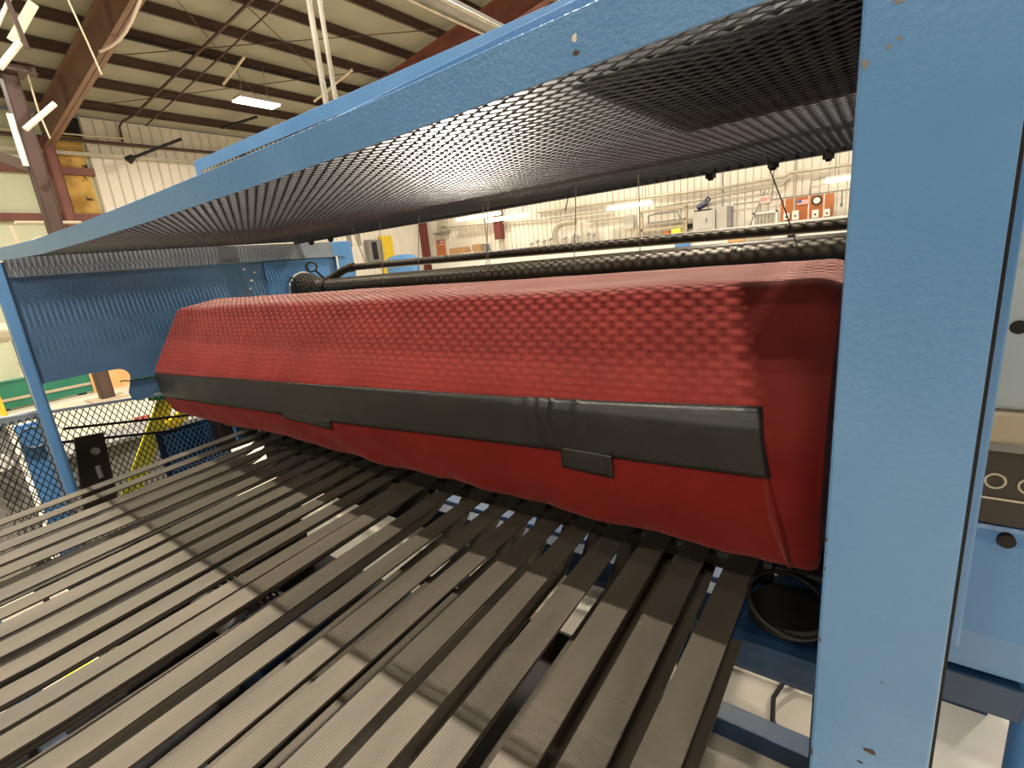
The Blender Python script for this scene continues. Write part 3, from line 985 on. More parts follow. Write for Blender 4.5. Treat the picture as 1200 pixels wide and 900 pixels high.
single(build('channel_bar', MB().prism([(yb + 0.0, -0.76), (yb + 0.0, -0.70), (yb + 0.10, -0.70), (yb + 0.10, -0.76)], 0, 0.09, 0.225), 'blue_dark', bevel=0.003), 'dark blue channel bar under the blue casting', 'bar')
single(build('guard_tube', MB().tube([(0.245, yb + 0.02, -0.62), (0.25, yb + 0.02, FLOOR)], 0.03, 16), 'blue', smooth=True), 'blue upright tube at the lower right edge', 'tube')
single(build('floor_plate', MB().box(0.06, 0.62, 1.35, 2.3, FLOOR, FLOOR + 0.012), 'white'), 'pale floor plate at the foot of the machine, lower right', 'plate')

# ---- dark pulley and blue gearbox below the right end of the roll
pu = build('pulley_rim', MB().ring((-0.13, 1.26, -0.93), (0.25, -0.25, 1.0), 0.095, 0.006, 36, 10), 'roller', smooth=True)
hub = build('hub', MB().tube([(-0.13, 1.26, -0.97), (-0.13, 1.26, -0.94)], 0.09, 28), 'black', smooth=True)
thing('pulley', 'black pulley wheel in shadow below the right end of the red roll', 'pulley', [pu, hub])
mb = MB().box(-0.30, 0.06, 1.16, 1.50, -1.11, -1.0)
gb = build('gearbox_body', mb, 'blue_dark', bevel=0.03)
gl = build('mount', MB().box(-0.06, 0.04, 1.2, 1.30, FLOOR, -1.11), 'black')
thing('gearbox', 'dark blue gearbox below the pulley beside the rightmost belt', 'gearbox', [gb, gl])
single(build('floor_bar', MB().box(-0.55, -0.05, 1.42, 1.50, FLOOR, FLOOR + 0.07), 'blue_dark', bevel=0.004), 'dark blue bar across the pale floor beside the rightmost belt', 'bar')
pts = [(-0.115, 1.80, -1.60), (-0.17, 1.74, -1.60), (-0.20, 1.64, -1.62), (-0.19, 1.56, -1.64), (-0.16, 1.52, -1.64), (-0.12, 1.50, -1.64)]
single(build('cable', MB().tube(pts, 0.008, 8), 'black', smooth=True), 'black cable curving down onto the pale floor at the lower right', 'cable')

# ================================================================== LEFT GUARDS
XG = -3.50
gm = build('expanded_mesh', MB().expanded((XG, 0.30, -1.45), (0, 0, 1), (0, 1, 0), 0.90, 0.95, 0.052, 0.030, 0.005, 0.002, 0.35), 'black')
# trim the top so that it follows the sloping rail
tag(gm, kind='stuff')
rails = [build('top_rail', MB().bar((XG, 0.28, -0.535), (XG, 1.26, -0.625), 0.012, 0.016), 'grey_blue'),
         build('middle_rail', MB().bar((XG + 0.012, 0.60, -0.665), (XG + 0.012, 1.26, -0.79), 0.010, 0.014), 'black'),
         build('middle_rail', MB().bar((XG + 0.012, 0.56, -0.73), (XG + 0.012, 1.26, -0.885), 0.010, 0.014), 'black'),
         build('bottom_rail', MB().bar((XG, 0.28, -1.46), (XG, 1.26, -1.46), 0.012, 0.03), 'black')]
for v in gm.data.vertices:
    lim = -0.535 - 0.092 * (v.co.y - 0.28) + EYE
    if v.co.z > lim:
        v.co.z = lim
legs = [build('leg', MB().box(XG - 0.012, XG + 0.012, y0, y0 + 0.024, FLOOR, -1.45), 'black') for y0 in (0.30, 1.22)]
thing('mesh_fence', 'black diamond mesh guard fence beyond the left ends of the belts', 'fence', [gm] + rails + legs)
# nearer grey mesh guard with a blue channel top
XN = -3.62
nm = build('expanded_mesh', MB().expanded((XN, -0.10, -1.5), (0, 0, 1), (0, 1, 0), 0.92, 0.56, 0.075, 0.045, 0.006, 0.002, 0.35), 'galv')
tag(nm, kind='stuff')
nt_ = build('top_channel', MB().box(XN - 0.03, XN + 0.01, -0.12, 0.56, -0.60, -0.555), 'grey_blue', bevel=0.003)
nl = [build('leg', MB().box(XN - 0.02, XN + 0.01, y0, y0 + 0.03, FLOOR, -0.60), 'grey_blue') for y0 in (-0.12, 0.53)]
thing('grey_mesh_guard', 'grey diamond mesh guard with blue-grey top channel at the left edge', 'guard', [nm, nt_] + nl)
# blue arm with a disc
mb = MB().box(-3.80, -3.77, 0.455, 0.575, FLOOR, -0.64)
arm = build('arm', mb, 'blue', bevel=0.004)
disc = build('disc', MB().tube([(-3.77, 0.515, -0.72), (-3.755, 0.515, -0.72)], 0.058, 28), 'blue', smooth=True)
dr = build('disc_groove', MB().ring((-3.755, 0.515, -0.72), (1, 0, 0), 0.058, 0.003, 28, 6), 'grey_blue', smooth=True)
thing('blue_upright', 'blue steel upright with round disc behind the left mesh', 'upright', [arm, (disc, [dr])])
# dark plate with bolt
dp = build('plate', MB().prism([(0.617, -0.715), (0.745, -0.727), (0.715, -1.15), (0.555, -1.15)], 0, -3.44, -3.425), 'dark_brown', bevel=0.004)
bo = build('bolt', MB().tube([(-3.425, 0.685, -0.815), (-3.412, 0.685, -0.815)], 0.020, 16), 'mid_grey', smooth=True)
bo2 = build('washer', MB().ring((-3.424, 0.685, -0.815), (1, 0, 0), 0.022, 0.003, 24, 6), 'black', smooth=True)
sl = build('slot', MB().tube([(-3.4255, 0.675, -0.90), (-3.424, 0.675, -0.97)], 0.012, 10), 'mid_grey', smooth=True)
thing('bolted_plate', 'dark brown plate with a round bolt in front of the black mesh fence', 'plate', [dp, bo, bo2, sl])
# things seen through the fence
yb_ = build('bar_face', MB().bar((-3.60, 1.155, -0.63), (-3.66, 0.80, -1.25), 0.012, 0.10, up=(0, 1, 0.6)), 'lemon')
single(yb_, 'bright yellow slanting bar behind the black mesh fence', 'bar')
yb_.name = 'yellow_bar'
mb = MB().tube([(-3.62, 1.10, -0.655), (-3.62, 1.105, -0.60), (-3.62, 1.11, -0.57), (-3.62, 1.115, -0.555)], [0.055, 0.052, 0.040, 0.012], 16)
single(build('green_cap', mb, 'green_dark', smooth=True), 'small dark green cap at the lower left corner of the red roll', 'cap')
mb = MB()
mb.prism([(1.08, -0.80), (1.16, -0.755), (1.24, -0.76), (1.20, -0.815), (1.13, -0.85), (1.09, -0.845)], 0, -3.58, -3.55)
single(build('orange_guard', mb, 'yellow', bevel=0.006), 'small orange-yellow guard piece below the left end of the red roll', 'guard')
single(build('brown_block', MB().box(-3.55, -3.36, 1.30, 1.62, -1.05, -0.74), 'dark_brown', bevel=0.01), 'dark brown block below the left end of the red roll', 'block')
single(build('blue_bracket', MB().prism([(1.345, -0.74), (1.40, -0.74), (1.395, -0.98), (1.355, -0.98)], 0, -3.30, -3.26), 'blue', bevel=0.004), 'narrow blue bracket under the left end of the red roll', 'bracket')
lb1 = build('box_body', MB().box(-4.35, -4.0, 0.55, 1.55, FLOOR, -0.95), 'mid_grey', bevel=0.01)
lb2 = build('box_lid', MB().box(-4.37, -3.98, 0.53, 1.57, -0.95, -0.92), 'mid_grey', bevel=0.005)
thing('grey_bin', 'grey box standing behind the black mesh fence', 'box', [lb1, lb2])
single(build('pink_board', MB().box(-4.6, -4.58, 1.20, 1.30, FLOOR, -0.93), 'flag_red'), 'small pink-red board seen through the black mesh fence', 'board')
single(build('blue_mesh_cover', MB().expanded((-3.46, 1.02, -1.20), (0, 0, 1), (0, 1, 0), 0.36, 0.34, 0.05, 0.028, 0.011, 0.002, 0.5), 'blue'), 'blue expanded metal cover right of the yellow bar', 'cover', kind=None)
bd = build('cover_back', MB().box(-3.53, -3.52, 1.0, 1.4, -1.25, -0.84), 'blue_dark')
single(bd, 'dark blue plate behind the blue expanded metal cover', 'plate')

mc1 = build('machine_body', MB().box(-4.9, -4.2, -0.6, 0.48, FLOOR + 0.25, -0.69), 'mid_grey', bevel=0.02)
mc2 = build('machine_lid', MB().box(-4.92, -4.18, -0.62, 0.50, -0.69, -0.66), 'mid_grey', bevel=0.006)
mc3 = [build('foot', MB().box(x0, x0 + 0.08, y0, y0 + 0.08, FLOOR, FLOOR + 0.25), 'black') for x0 in (-4.88, -4.3) for y0 in (-0.55, 0.38)]
mc4 = [build('pipe_fitting', MB().tube([(-4.19, y0, -0.9), (-4.14, y0, -0.9)], 0.05, 12), 'white', smooth=True) for y0 in (0.08, 0.24, 0.40)]
thing('grey_machine', 'dark grey machine standing behind the grey mesh guard at the left edge', 'machine', [(mc1, mc4), mc2] + mc3)

# ================================================================== BUILDING STEEL AND FAR LEFT
cx, cyy = -10.26, 2.42
shaft = build('shaft', MB().box(cx - 0.09, cx + 0.09, cyy - 0.09, cyy - 0.075, FLOOR + 0.02, 3.2).box(cx - 0.09, cx + 0.09, cyy + 0.075, cyy + 0.09, FLOOR + 0.02, 3.2).box(cx - 0.01, cx + 0.01, cyy - 0.08, cyy + 0.08, FLOOR + 0.02, 3.2).box(cx + 0.075, cx + 0.09, cyy - 0.08, cyy + 0.08, FLOOR + 0.02, 3.2), 'brown')
bpl = build('base_plate', MB().box(cx - 0.25, cx + 0.25, cyy - 0.25, cyy + 0.25, FLOOR, FLOOR + 0.025), 'tan')
cpl = build('cap_plate', MB().box(cx - 0.2, cx + 0.2, cyy - 0.2, cyy + 0.2, 3.2, 3.23), 'brown')
thing('steel_column', 'free-standing dark brown steel column with base plate at the far left', 'column', [shaft, bpl, cpl])
single(build('conduit_run', MB().box(cx + 0.02, cx + 0.06, cyy - 0.16, cyy - 0.092, 1.95, 2.65), 'white'), 'pale strip fixed along the side of the free-standing brown column', 'strip')
kb = build('knee_brace', MB().bar((cx, cyy - 0.10, 1.95), (cx, cyy - 1.4, 2.45), 0.10, 0.14), 'brown')
single(kb, 'brown diagonal knee brace joining the free-standing column', 'brace')
cb = build('crane_beam', MB().box(cx - 0.07, cx + 0.07, -2, 2.75, 3.23, 3.245).box(cx - 0.008, cx + 0.008, -2, 2.75, 3.245, 3.36).box(cx - 0.07, cx + 0.07, -2, 2.75, 3.36, 3.375), 'brown')
single(cb, 'brown beam resting on the free-standing column', 'beam')
wc = build('shaft', MB().box(-19.95, -19.6, 4.93, 4.95, FLOOR, 4.6).box(-19.95, -19.6, 5.15, 5.17, FLOOR, 4.6).box(-19.62, -19.6, 4.94, 5.16, FLOOR, 4.6).box(-19.95, -19.93, 4.94, 5.16, FLOOR, 4.6), 'brown_red')
thing('wall_column', 'red-brown steel column against the left wall beside yellow insulation', 'column', [wc])
# green rail on the floor, yellow bollard, plywood
gr = build('rail_body', MB().box(-11.45, -11.30, 1.2, 2.55, FLOOR + 0.03, FLOOR + 0.46), 'green', bevel=0.005)
gs = build('stripe', MB().box(-11.30, -11.285, 1.2, 2.55, FLOOR + 0.155, FLOOR + 0.20), 'tan')
gt = build('top_cap', MB().box(-11.47, -11.28, 1.2, 2.55, FLOOR + 0.46, FLOOR + 0.48), 'green')
gf = [build('foot', MB().box(-11.45, -11.30, y0, y0 + 0.1, FLOOR, FLOOR + 0.03), 'black') for y0 in (1.3, 2.3)]
thing('guard_rail', 'long green floor guard rail with tan stripe left of the brown column', 'rail', [gr, gs, gt] + gf)
yb1 = build('bollard_body', MB().tube([(-10.9, 1.17, FLOOR), (-10.9, 1.17, FLOOR + 0.36)], [0.13, 0.12], 16), 'yellow', smooth=True)
yb2 = build('bollard_cap', MB().tube([(-10.9, 1.17, FLOOR + 0.36), (-10.9, 1.17, FLOOR + 0.38)], [0.12, 0.09], 16), 'yellow', smooth=True)
thing('bollard', 'yellow bollard at the left edge before the green rail', 'bollard', [yb1, yb2])
single(build('plywood_sheet', MB().box(-11.3, -11.27, 2.5, 3.3, FLOOR, FLOOR + 0.62), 'orange'), 'orange plywood sheet leaning behind the brown column base', 'plywood')
# duct and plant at the left edge
d1 = build('duct_run', MB().tube([(-9.0, 0.4, -0.30), (-9.0, 1.42, -0.32)], 0.12, 24), 'duct', smooth=True)
d2 = [build('duct_band', MB().ring((-9.0, y0, -0.31), (0, 1, 0), 0.122, 0.012, 24, 6), 'brown', smooth=True) for y0 in (1.16, 1.38)]
d3 = [build('support', MB().tube([(-9.0, y0, -0.43), (-8.98, y0, FLOOR)], 0.02, 8), 'brown') for y0 in (0.6, 1.36)]
thing('air_duct', 'dull round metal air duct at the left edge beside the blue strut', 'duct', [(d1, d2)] + d3)
mb = MB().box(-12.6, -11.9, 0.6, 1.75, FLOOR, -0.55)
w1 = build('tank_body', mb, 'wall_green', bevel=0.06)
w2 = build('tank_lid', MB().box(-12.65, -11.85, 0.55, 1.8, -0.55, -0.50), 'duct', bevel=0.01)
thing('tank', 'pale green tank behind the round air duct', 'tank', [w1, w2])
hr = MB()
hr.tube([(-16.0, 3.35, FLOOR), (-16.0, 3.0, 1.75), (-16.0, 3.1, 1.82), (-16.0, 4.3, 1.82)], 0.035, 8)
single(build('handrail', hr, 'cord', smooth=True), 'pale bent handrail pipe below the left wall girt', 'handrail')
hr = MB().tube([(-16.0, 3.5, FLOOR), (-16.0, 3.25, 1.38), (-16.0, 3.4, 1.48), (-16.0, 4.3, 1.48)], 0.03, 8)
single(build('handrail', hr, 'cord', smooth=True), 'smaller pale handrail pipe inside the larger bent one', 'handrail')

# pipes and conduits of the roof and left wall
single(build('sprinkler_pipe', MB().tube([(-19.8, 2.5, 4.58), (-19.8, 19.5, 4.74)], 0.055, 8), 'brown', smooth=True), 'brown sprinkler main running along the left wall', 'pipe')
single(build('conduit', MB().tube([(-19.75, 2.5, 4.66), (-19.75, 7.2, 4.80)], 0.025, 6), 'cord', smooth=True), 'pale conduit above the sprinkler main on the left wall', 'conduit')
single(build('wall_rail', MB().bar((-19.85, 4.0, 4.22), (-19.85, 19.5, 4.42), 0.06, 0.10), 'duct'), 'thin dull rail below the sprinkler main on the left wall', 'rail')
bp1 = [(-19.8, 6.98, 4.70), (-19.8, 7.0, 5.15), (-19.5, 7.0, 5.22)]
bp1 += [(x_, 7.0 + (x_ + 19.5) * 0.05, roof_z(x_) - 0.32) for x_ in (-18.5, -16.0, -13.0, -9.0)]
single(build('sprinkler_branch', MB().tube(bp1, 0.036, 8), 'brown', smooth=True), 'dark sprinkler branch pipe climbing across the roof purlins', 'pipe')
single(build('sprinkler_branch', MB().tube([(x_, 7.55 + (x_ + 19.5) * 0.05, roof_z(x_) - 0.30) for x_ in (-19.3, -16.0, -13.0, -9.0)], 0.022, 6), 'brown', smooth=True), 'thin brown pipe beside the dark branch pipe under the roof', 'pipe')
single(build('roof_pipe', MB().tube([(-14.66, 5.3, 5.80), (-14.66, 16.0, 5.80)], 0.035, 8), 'black', smooth=True), 'dark pipe running below one purlin toward the far wall', 'pipe')
for i, (a, b, lab) in enumerate([((-18.6, 9.6, 5.2), (-17.3, 10.2, 5.35), 'short dark strut under the purlin above the left wall'),
                                 ((-19.2, 6.85, 4.08), (-18.3, 8.1, 4.62), 'dark floodlight arm reaching out from the left wall'),
                                 ((-14.9, 8.0, 5.30), (-13.9, 8.2, 5.75), 'pale strut beside the glowing lamp under the roof'),
                                 ((-14.2, 10.3, 5.1), (-12.6, 10.6, 5.6), 'pale strut right of the glowing lamp under the roof')]):
    single(build('roof_strut', MB().tube([a, b], 0.045 if i < 2 else 0.035, 8), 'black' if i < 2 else 'cord', smooth=True), lab, 'strut')
single(build('flood_head', MB().tube([(-19.25, 6.8, 4.03), (-19.12, 6.92, 4.14)], [0.13, 0.08], 12), 'black', smooth=True), 'small black floodlight head near the left wall', 'lamp')
# twin conduits dropping to the machine
for X, lab in ((-3.47, 'left of two galvanised conduits dropping from the roof to the machine'), (-3.35, 'right of two galvanised conduits dropping from the roof to the machine')):
    single(build('drop_conduit', MB().tube([(X, 2.62, 0.2), (X, 2.62, 7.0)], 0.017 if X > -3.4 else 0.021, 12), 'galv', smooth=True), lab, 'conduit', 'drop conduits')
# lamp channel high over the machine
ch = build('channel_body', MB().box(-4.62, -4.42, 4.0, 9.0, 3.02, 3.10), 'mid_grey')
ct = [build('tube', MB().tube([(X, 4.0, 3.0), (X, 9.0, 3.0)], 0.022, 10), 'galv', smooth=True) for X in (-4.64, -4.38)]
thing('lamp_channel', 'long unlit lamp channel with two pale tubes above the blue canopy beam', 'lamp', [ch] + ct)
# cords, ropes and brackets in the upper left corner
single(build('hanging_cord', MB().tube([(-9.2, 2.6, 6.45), (-9.2, 3.063, 3.85), (-9.2, 3.14, 3.45), (-9.2, 3.206, 3.065)], 0.012, 6), 'cord', smooth=True), 'thin pale cord hanging before the big brown rafter', 'cord')
single(build('hanging_cord', MB().tube([(-10.18, 2.62, 3.24), (-10.18, 2.62, 2.73), (-10.18, 2.66, 2.36)], 0.012, 6), 'cord', smooth=True), 'thin pale cord hanging beside the free-standing brown column', 'cord')
pts = [(-11.0, 4.85, 5.30), (-11.275, 4.85, 5.17), (-11.54, 4.85, 5.09), (-11.84, 4.85, 5.005), (-12.2, 4.85, 4.94), (-12.62, 4.85, 4.91), (-13.1, 4.85, 4.94), (-13.7, 4.85, 5.02)]
single(build('rafter_cable', MB().tube(pts, 0.028, 8), 'ivory', smooth=True), 'pale cable drooping along the underside of the big brown rafter', 'cable')
for i, (a, b, r, lab) in enumerate([((-9.2, 2.171, 2.213), (-9.2, 2.566, 2.583), 0.035, 'short white tube at the lower end of the big rafter'),
                                    ((-9.2, 2.106, 2.918), (-9.2, 2.388, 3.273), 0.040, 'white tube in the upper left corner below the flat pale bar'),
                                    ((-9.2, 2.22, 3.42), (-9.2, 2.46, 3.85), 0.022, 'thin white rod at the upper left image corner')]):
    single(build('white_tube', MB().tube([a, b], r, 10), 'white', smooth=True), lab, 'tube')
single(build('pale_bar', MB().bar((-9.3, 2.34, 3.30), (-9.3, 2.68, 3.83), 0.02, 0.11), 'wall_green'), 'flat pale bar slanting in the upper left corner', 'bar')
single(build('dark_hanger', MB().bar((-9.1, 2.36, 3.75), (-9.1, 2.42, 3.18), 0.03, 0.05), 'brown'), 'dark brown hanger bar crossing the flat pale bar', 'bar')

# ================================================================== FAR WALL
K = 20.0 / 15.9


def fw(x0, x1, z0, z1, d0=0.04, d1=0.12):
    return MB().box(x0 * K, x1 * K, YW - d1, YW - d0, z0 * K, z1 * K)


def fline(pts, r, d=0.12):
    return MB().tube([(x_ * K, YW - d, z_ * K) for x_, z_ in pts], r, 8)


thing('far_column', 'maroon steel column in the far left corner of the hall', 'column', [build('shaft', fw(-15.95, -15.65, -1.31, 4.0, 0.05, 0.35), 'maroon')])
thing('far_column', 'maroon steel column on the far wall between the two fluorescent lamps', 'column', [build('shaft', fw(-11.93, -11.63, 0.70, 4.0, 0.05, 0.35), 'maroon')])
# on the left wall near the corner
gc = build('cabinet_body', MB().box(XW + 0.02, XW + 0.3, 15.9, 16.75, 0.42, 1.42), 'mid_grey', bevel=0.01)
gd = build('door', MB().box(XW + 0.3, XW + 0.32, 16.1, 16.4, 0.5, 1.32), 'black')
thing('wall_cabinet', 'grey wall cabinet with black opening near the far left corner', 'cabinet', [gc, gd])
single(build('yellow_board', MB().box(XW + 0.02, XW + 0.1, 16.8, 17.6, -0.3, 1.6), 'yellow'), 'yellow board on the wall right of the grey cabinet', 'board')
dm = MB().tube([(-17.6, 16.0, -0.2), (-17.6, 16.0, 0.35), (-17.6, 16.0, 0.52), (-17.6, 16.0, 0.58)], [0.75, 0.75, 0.55, 0.2], 24)
dmo = build('tank_shell', dm, 'blue', smooth=True)
dml = build('stand', MB().box(-18.0, -17.2, 15.6, 16.4, FLOOR, -0.2), 'mid_grey')
thing('blue_tank', 'blue rounded tank in the distance before the yellow board', 'tank', [dmo, dml])
po = build('sheet', fw(-15.19, -14.75, 0.0, 0.97), 'rust_orange')
ps = [build('flag_stripe', fw(-15.02, -14.78, 0.72 + 0.05 * k, 0.745 + 0.05 * k, 0.12, 0.13), 'flag_red' if k % 2 == 0 else 'white') for k in range(5)]
pc = build('flag_canton', fw(-15.06, -14.95, 0.84, 0.955, 0.13, 0.14), 'flag_blue')
thing('wall_notice', 'narrow orange board with a small striped flag on the far wall', 'board', [po] + ps + [pc])
single(build('carton', fw(-14.15, -13.37, 0.22, 0.56, 0.1, 0.6), 'carton'), 'flat brown carton on the far bench', 'carton')
b1 = build('box_body', fw(-12.92, -12.55, 0.22, 0.60, 0.1, 0.6), 'carton')
b2 = build('box_flap', fw(-12.55, -12.38, 0.22, 0.58, 0.1, 0.4), 'mid_grey')
thing('carton', 'open brown carton with grey side on the far bench', 'carton', [b1, b2])
fb = build('bench_top', fw(-15.0, -0.3, 0.16, 0.22, 0.1, 0.9), 'white')
fbl = [build('leg', fw(x_, x_ + 0.06, -1.31, 0.16, 0.2, 0.8), 'grey') for x_ in (-14.8, -11.0, -7.5, -4.2, -0.9)]
fbp = build('front_panel', fw(-15.0, -0.3, -0.30, 0.16, 0.84, 0.9), 'white')
fbs = build('shelf', fw(-15.0, -0.3, -0.245, -0.22, 0.86, 1.2), 'white')
thing('far_bench', 'long white bench along the far wall glimpsed between the two pipes', 'bench', [fb, fbp, fbs] + fbl)
single(build('speaker', fw(-14.87, -14.49, 1.46, 1.76, 0.04, 0.25), 'duct', bevel=0.02), 'small grey speaker box high on the far wall', 'speaker')
single(build('wall_shelf', fw(-15.18, -14.37, 1.20, 1.26, 0.04, 0.3), 'mid_grey'), 'thin grey shelf on the far wall above the orange notice', 'shelf')
for i, (x0, x1, z, lab) in enumerate([(-13.56, -11.4, 1.58, 'left fluorescent lamp hanging before the far wall'), (-11.75, -9.91, 1.34, 'second fluorescent lamp hanging before the far wall, right of the maroon column'),
                                      (-7.16, -5.69, 1.18, 'fluorescent lamp above the yellow rail frame'), (-1.25, -0.5, 1.08, 'fluorescent lamp beside the right-hand blue post')]):
    dd_ = 1.12 if i == 1 else 0.62
    tb = build('tube', fline([(x0, z), (x1, z)], 0.06, dd_), 'tube', smooth=True)
    hs = build('housing', fw(x0, x1, z + 0.05, z + 0.10, dd_ - 0.1, dd_ + 0.1), 'white')
    hg = [build('hanger', fline([(x_, z + 0.1), (x_, (roof_z(x_ * K) - 0.1) / K)], 0.012, dd_), 'mid_grey') for x_ in (x0 + 0.2, x1 - 0.2)]
    thing('fluorescent_lamp', lab, 'lamp', [tb, hs] + hg, 'fluorescent lamps before the far wall')
for nm, pts, r, lab in (('wall_conduit', [(-10.05, 1.45), (-5.96, 1.39), (-3.83, 1.33), (-2.21, 1.38), (-2.1, 1.45), (-0.4, 1.42)], 0.05, 'thick upper conduit crossing the far wall'),
                        ('wall_conduit', [(-14.5, 1.42), (-9.86, 1.19), (-7.11, 1.16)], 0.035, 'thin conduit behind the left fluorescent lamps'),
                        ('wall_conduit', [(-5.75, 1.07), (-4.18, 1.09), (-3.71, 1.14), (-2.28, 1.17), (-2.17, 1.29), (-2.1, 1.33)], 0.035, 'thin conduit stepping up above the exit sign'),
                        ('wall_conduit', [(-3.48, 0.84), (-0.4, 0.84)], 0.02, 'thin lowest conduit passing behind the exit sign'),
                        ('wall_conduit', [(-8.04, 0.92), (-6.68, 0.90)], 0.05, 'short pipe right of the duct elbow'),
                        ('wall_conduit', [(-3.79, 2.3), (-3.76, 0.74)], 0.025, 'vertical conduit above the grey electrical cabinets'),
                        ('wall_conduit', [(-1.97, 2.2), (-1.96, 0.42)], 0.035, 'vertical conduit crossing the orange pegboard'),
                        ('wall_conduit', [(-2.45, 2.2), (-2.5, 0.95)], 0.02, 'thin vertical conduit above the exit sign'),
                        ('wall_conduit', [(-1.62, 0.86), (-1.6, 1.18), (-1.2, 1.22)], 0.02, 'bent conduit above the round clock'),
                        ('wall_conduit', [(-3.05, 0.2), (-2.68, 1.1)], 0.02, 'slanting thin rod left of the framed grey window')):
    single(build(nm, fline(pts, r), 'duct' if r > 0.03 else 'mid_grey', smooth=True), lab, 'conduit', 'far wall conduits')
el = MB().tube([(-9.2 * K, YW - 0.5, 0.22 * K), (-9.2 * K, YW - 0.5, 0.66 * K), (-9.14 * K, YW - 0.5, 0.80 * K), (-9.0 * K, YW - 0.5, 0.90 * K), (-8.85 * K, YW - 0.5, 0.94 * K), (-8.36 * K, YW - 0.5, 0.94 * K)], 0.12, 16)
single(build('duct_elbow', el, 'duct', smooth=True), 'bent grey duct elbow standing on the far bench', 'duct')
for x_, z1, lab in ((-8.2, 0.92, 'thin grey upright right of the duct elbow'), (-7.65, 0.91, 'second thin grey upright right of the duct elbow')):
    single(build('bench_upright', fline([(x_, 0.22), (x_, z1)], 0.045, 0.4), 'duct', smooth=True), lab, 'upright')
for i, (x_, z_) in enumerate([(-10.25, 0.36), (-10.0, 0.42), (-9.7, 0.40), (-9.45, 0.44), (-8.85, 0.42), (-8.5, 0.46), (-8.35, 0.40), (-7.95, 0.46), (-7.75, 0.42)]):
    mb = MB().tube([((x_ - 0.08) * K, YW - 0.4, z_ * K), ((x_ + 0.08) * K, YW - 0.4, (z_ + 0.04) * K)], 0.03, 6)
    mb.tube([(x_ * K, YW - 0.4, 0.22 * K), (x_ * K, YW - 0.4, (z_ + 0.1) * K)], 0.02, 6)
    single(build('bench_valve', mb, 'mid_grey'), 'small dark valve among the row on the far bench near the duct elbow', 'valve', 'valves on the far bench')
single(build('breaker_box', fw(-6.72, -6.41, 0.52, 0.94, 0.05, 0.3), 'grey', bevel=0.01), 'tan electrical box left of the yellow rail frame', 'electrical box')
fr = [build('top_bar', fw(-6.14, -4.72, 0.92, 1.0, 0.3, 0.4), 'tan'), build('middle_bar', fw(-5.9, -4.74, 0.58, 0.63, 0.3, 0.4), 'mid_grey'), build('bottom_bar', fw(-6.3, -4.8, 0.38, 0.45, 0.3, 0.4), 'tan')]
fr += [build('upright', fw(x_, x_ + 0.06, 0.22, 0.95, 0.3, 0.4), 'tan') for x_ in (-6.14, -4.78)]
fr += [build('inner_rail', fline([(-5.9, 0.6), (-5.9, 0.82), (-5.7, 0.86), (-5.0, 0.84), (-4.92, 0.6)], 0.03, 0.35), 'mid_grey')]
thing('rail_frame', 'yellow and tan rail frame on the far bench', 'frame', fr)
single(build('yellow_tub', fw(-5.13, -4.87, 0.22, 0.36, 0.3, 0.6), 'lemon', bevel=0.02), 'small yellow tub on the bench under the rail frame', 'tub')
single(build('red_box', fw(-5.42, -5.22, 0.22, 0.32, 0.3, 0.5), 'rust_orange'), 'small red-brown box left of the yellow tub', 'box')
single(build('black_socket', fw(-4.74, -4.57, 0.31, 0.46, 0.2, 0.3), 'black'), 'small black square left of the grey electrical cabinets', 'socket')
c1 = build('cabinet_body', fw(-4.52, -3.91, 0.22, 0.77, 0.05, 0.5), 'grey', bevel=0.01)
c1d = build('door', fw(-4.47, -3.96, 0.26, 0.70, 0.5, 0.52), 'grey')
c1h = build('handle', fw(-4.15, -4.12, 0.45, 0.55, 0.52, 0.56), 'mid_grey')
thing('electrical_cabinet', 'wide light grey electrical cabinet with a blue item on top', 'cabinet', [c1, (c1d, [c1h])])
c2 = build('cabinet_body', fw(-3.89, -3.6, 0.22, 0.82, 0.05, 0.4), 'grey', bevel=0.01)
c2s = build('side_panel', fw(-3.6, -3.49, 0.22, 0.80, 0.05, 0.4), 'mid_grey')
thing('electrical_cabinet', 'tall narrow grey electrical cabinet with darker right side', 'cabinet', [c2, c2s])
bi1 = build('body', fline([(-4.42, 0.86), (-4.3, 0.92), (-4.15, 0.98)], 0.11, 0.35), 'blue_item', smooth=True)
bi2 = build('ring', MB().ring((-4.13 * K, YW - 0.35, 1.06 * K), (0, 1, 0), 0.07, 0.03, 16, 6), 'blue_item', smooth=True)
bi3 = build('tray', fw(-4.48, -4.02, 0.76, 0.80, 0.2, 0.5), 'dark_brown')
thing('blue_hoist', 'navy blue coiled item with ring on top of the wide grey cabinet', 'hoist', [bi1, bi2, bi3])
# exit sign
ex = build('sign_face', fw(-2.79, -2.53, 0.78, 0.96, 0.05, 0.15), 'ivory')


def stroke_text(word, x0, z0, w, h, gap, y, t):
    G = {'E': [((0, 0), (0, 1)), ((0, 1), (1, 1)), ((0, 0.5), (0.8, 0.5)), ((0, 0), (1, 0))],
         'X': [((0, 0), (1, 1)), ((0, 1), (1, 0))],
         'I': [((0.5, 0), (0.5, 1))],
         'T': [((0, 1), (1, 1)), ((0.5, 0), (0.5, 1))]}
    mb = MB()
    for i, chh in enumerate(word):
        ox = x0 + i * (w + gap)
        for (a, b), (c, d) in G[chh]:
            mb.bar((ox + a * w, y, z0 + b * h), (ox + c * w, y, z0 + d * h), t, 0.01, up=(0, 1, 0))
    return mb


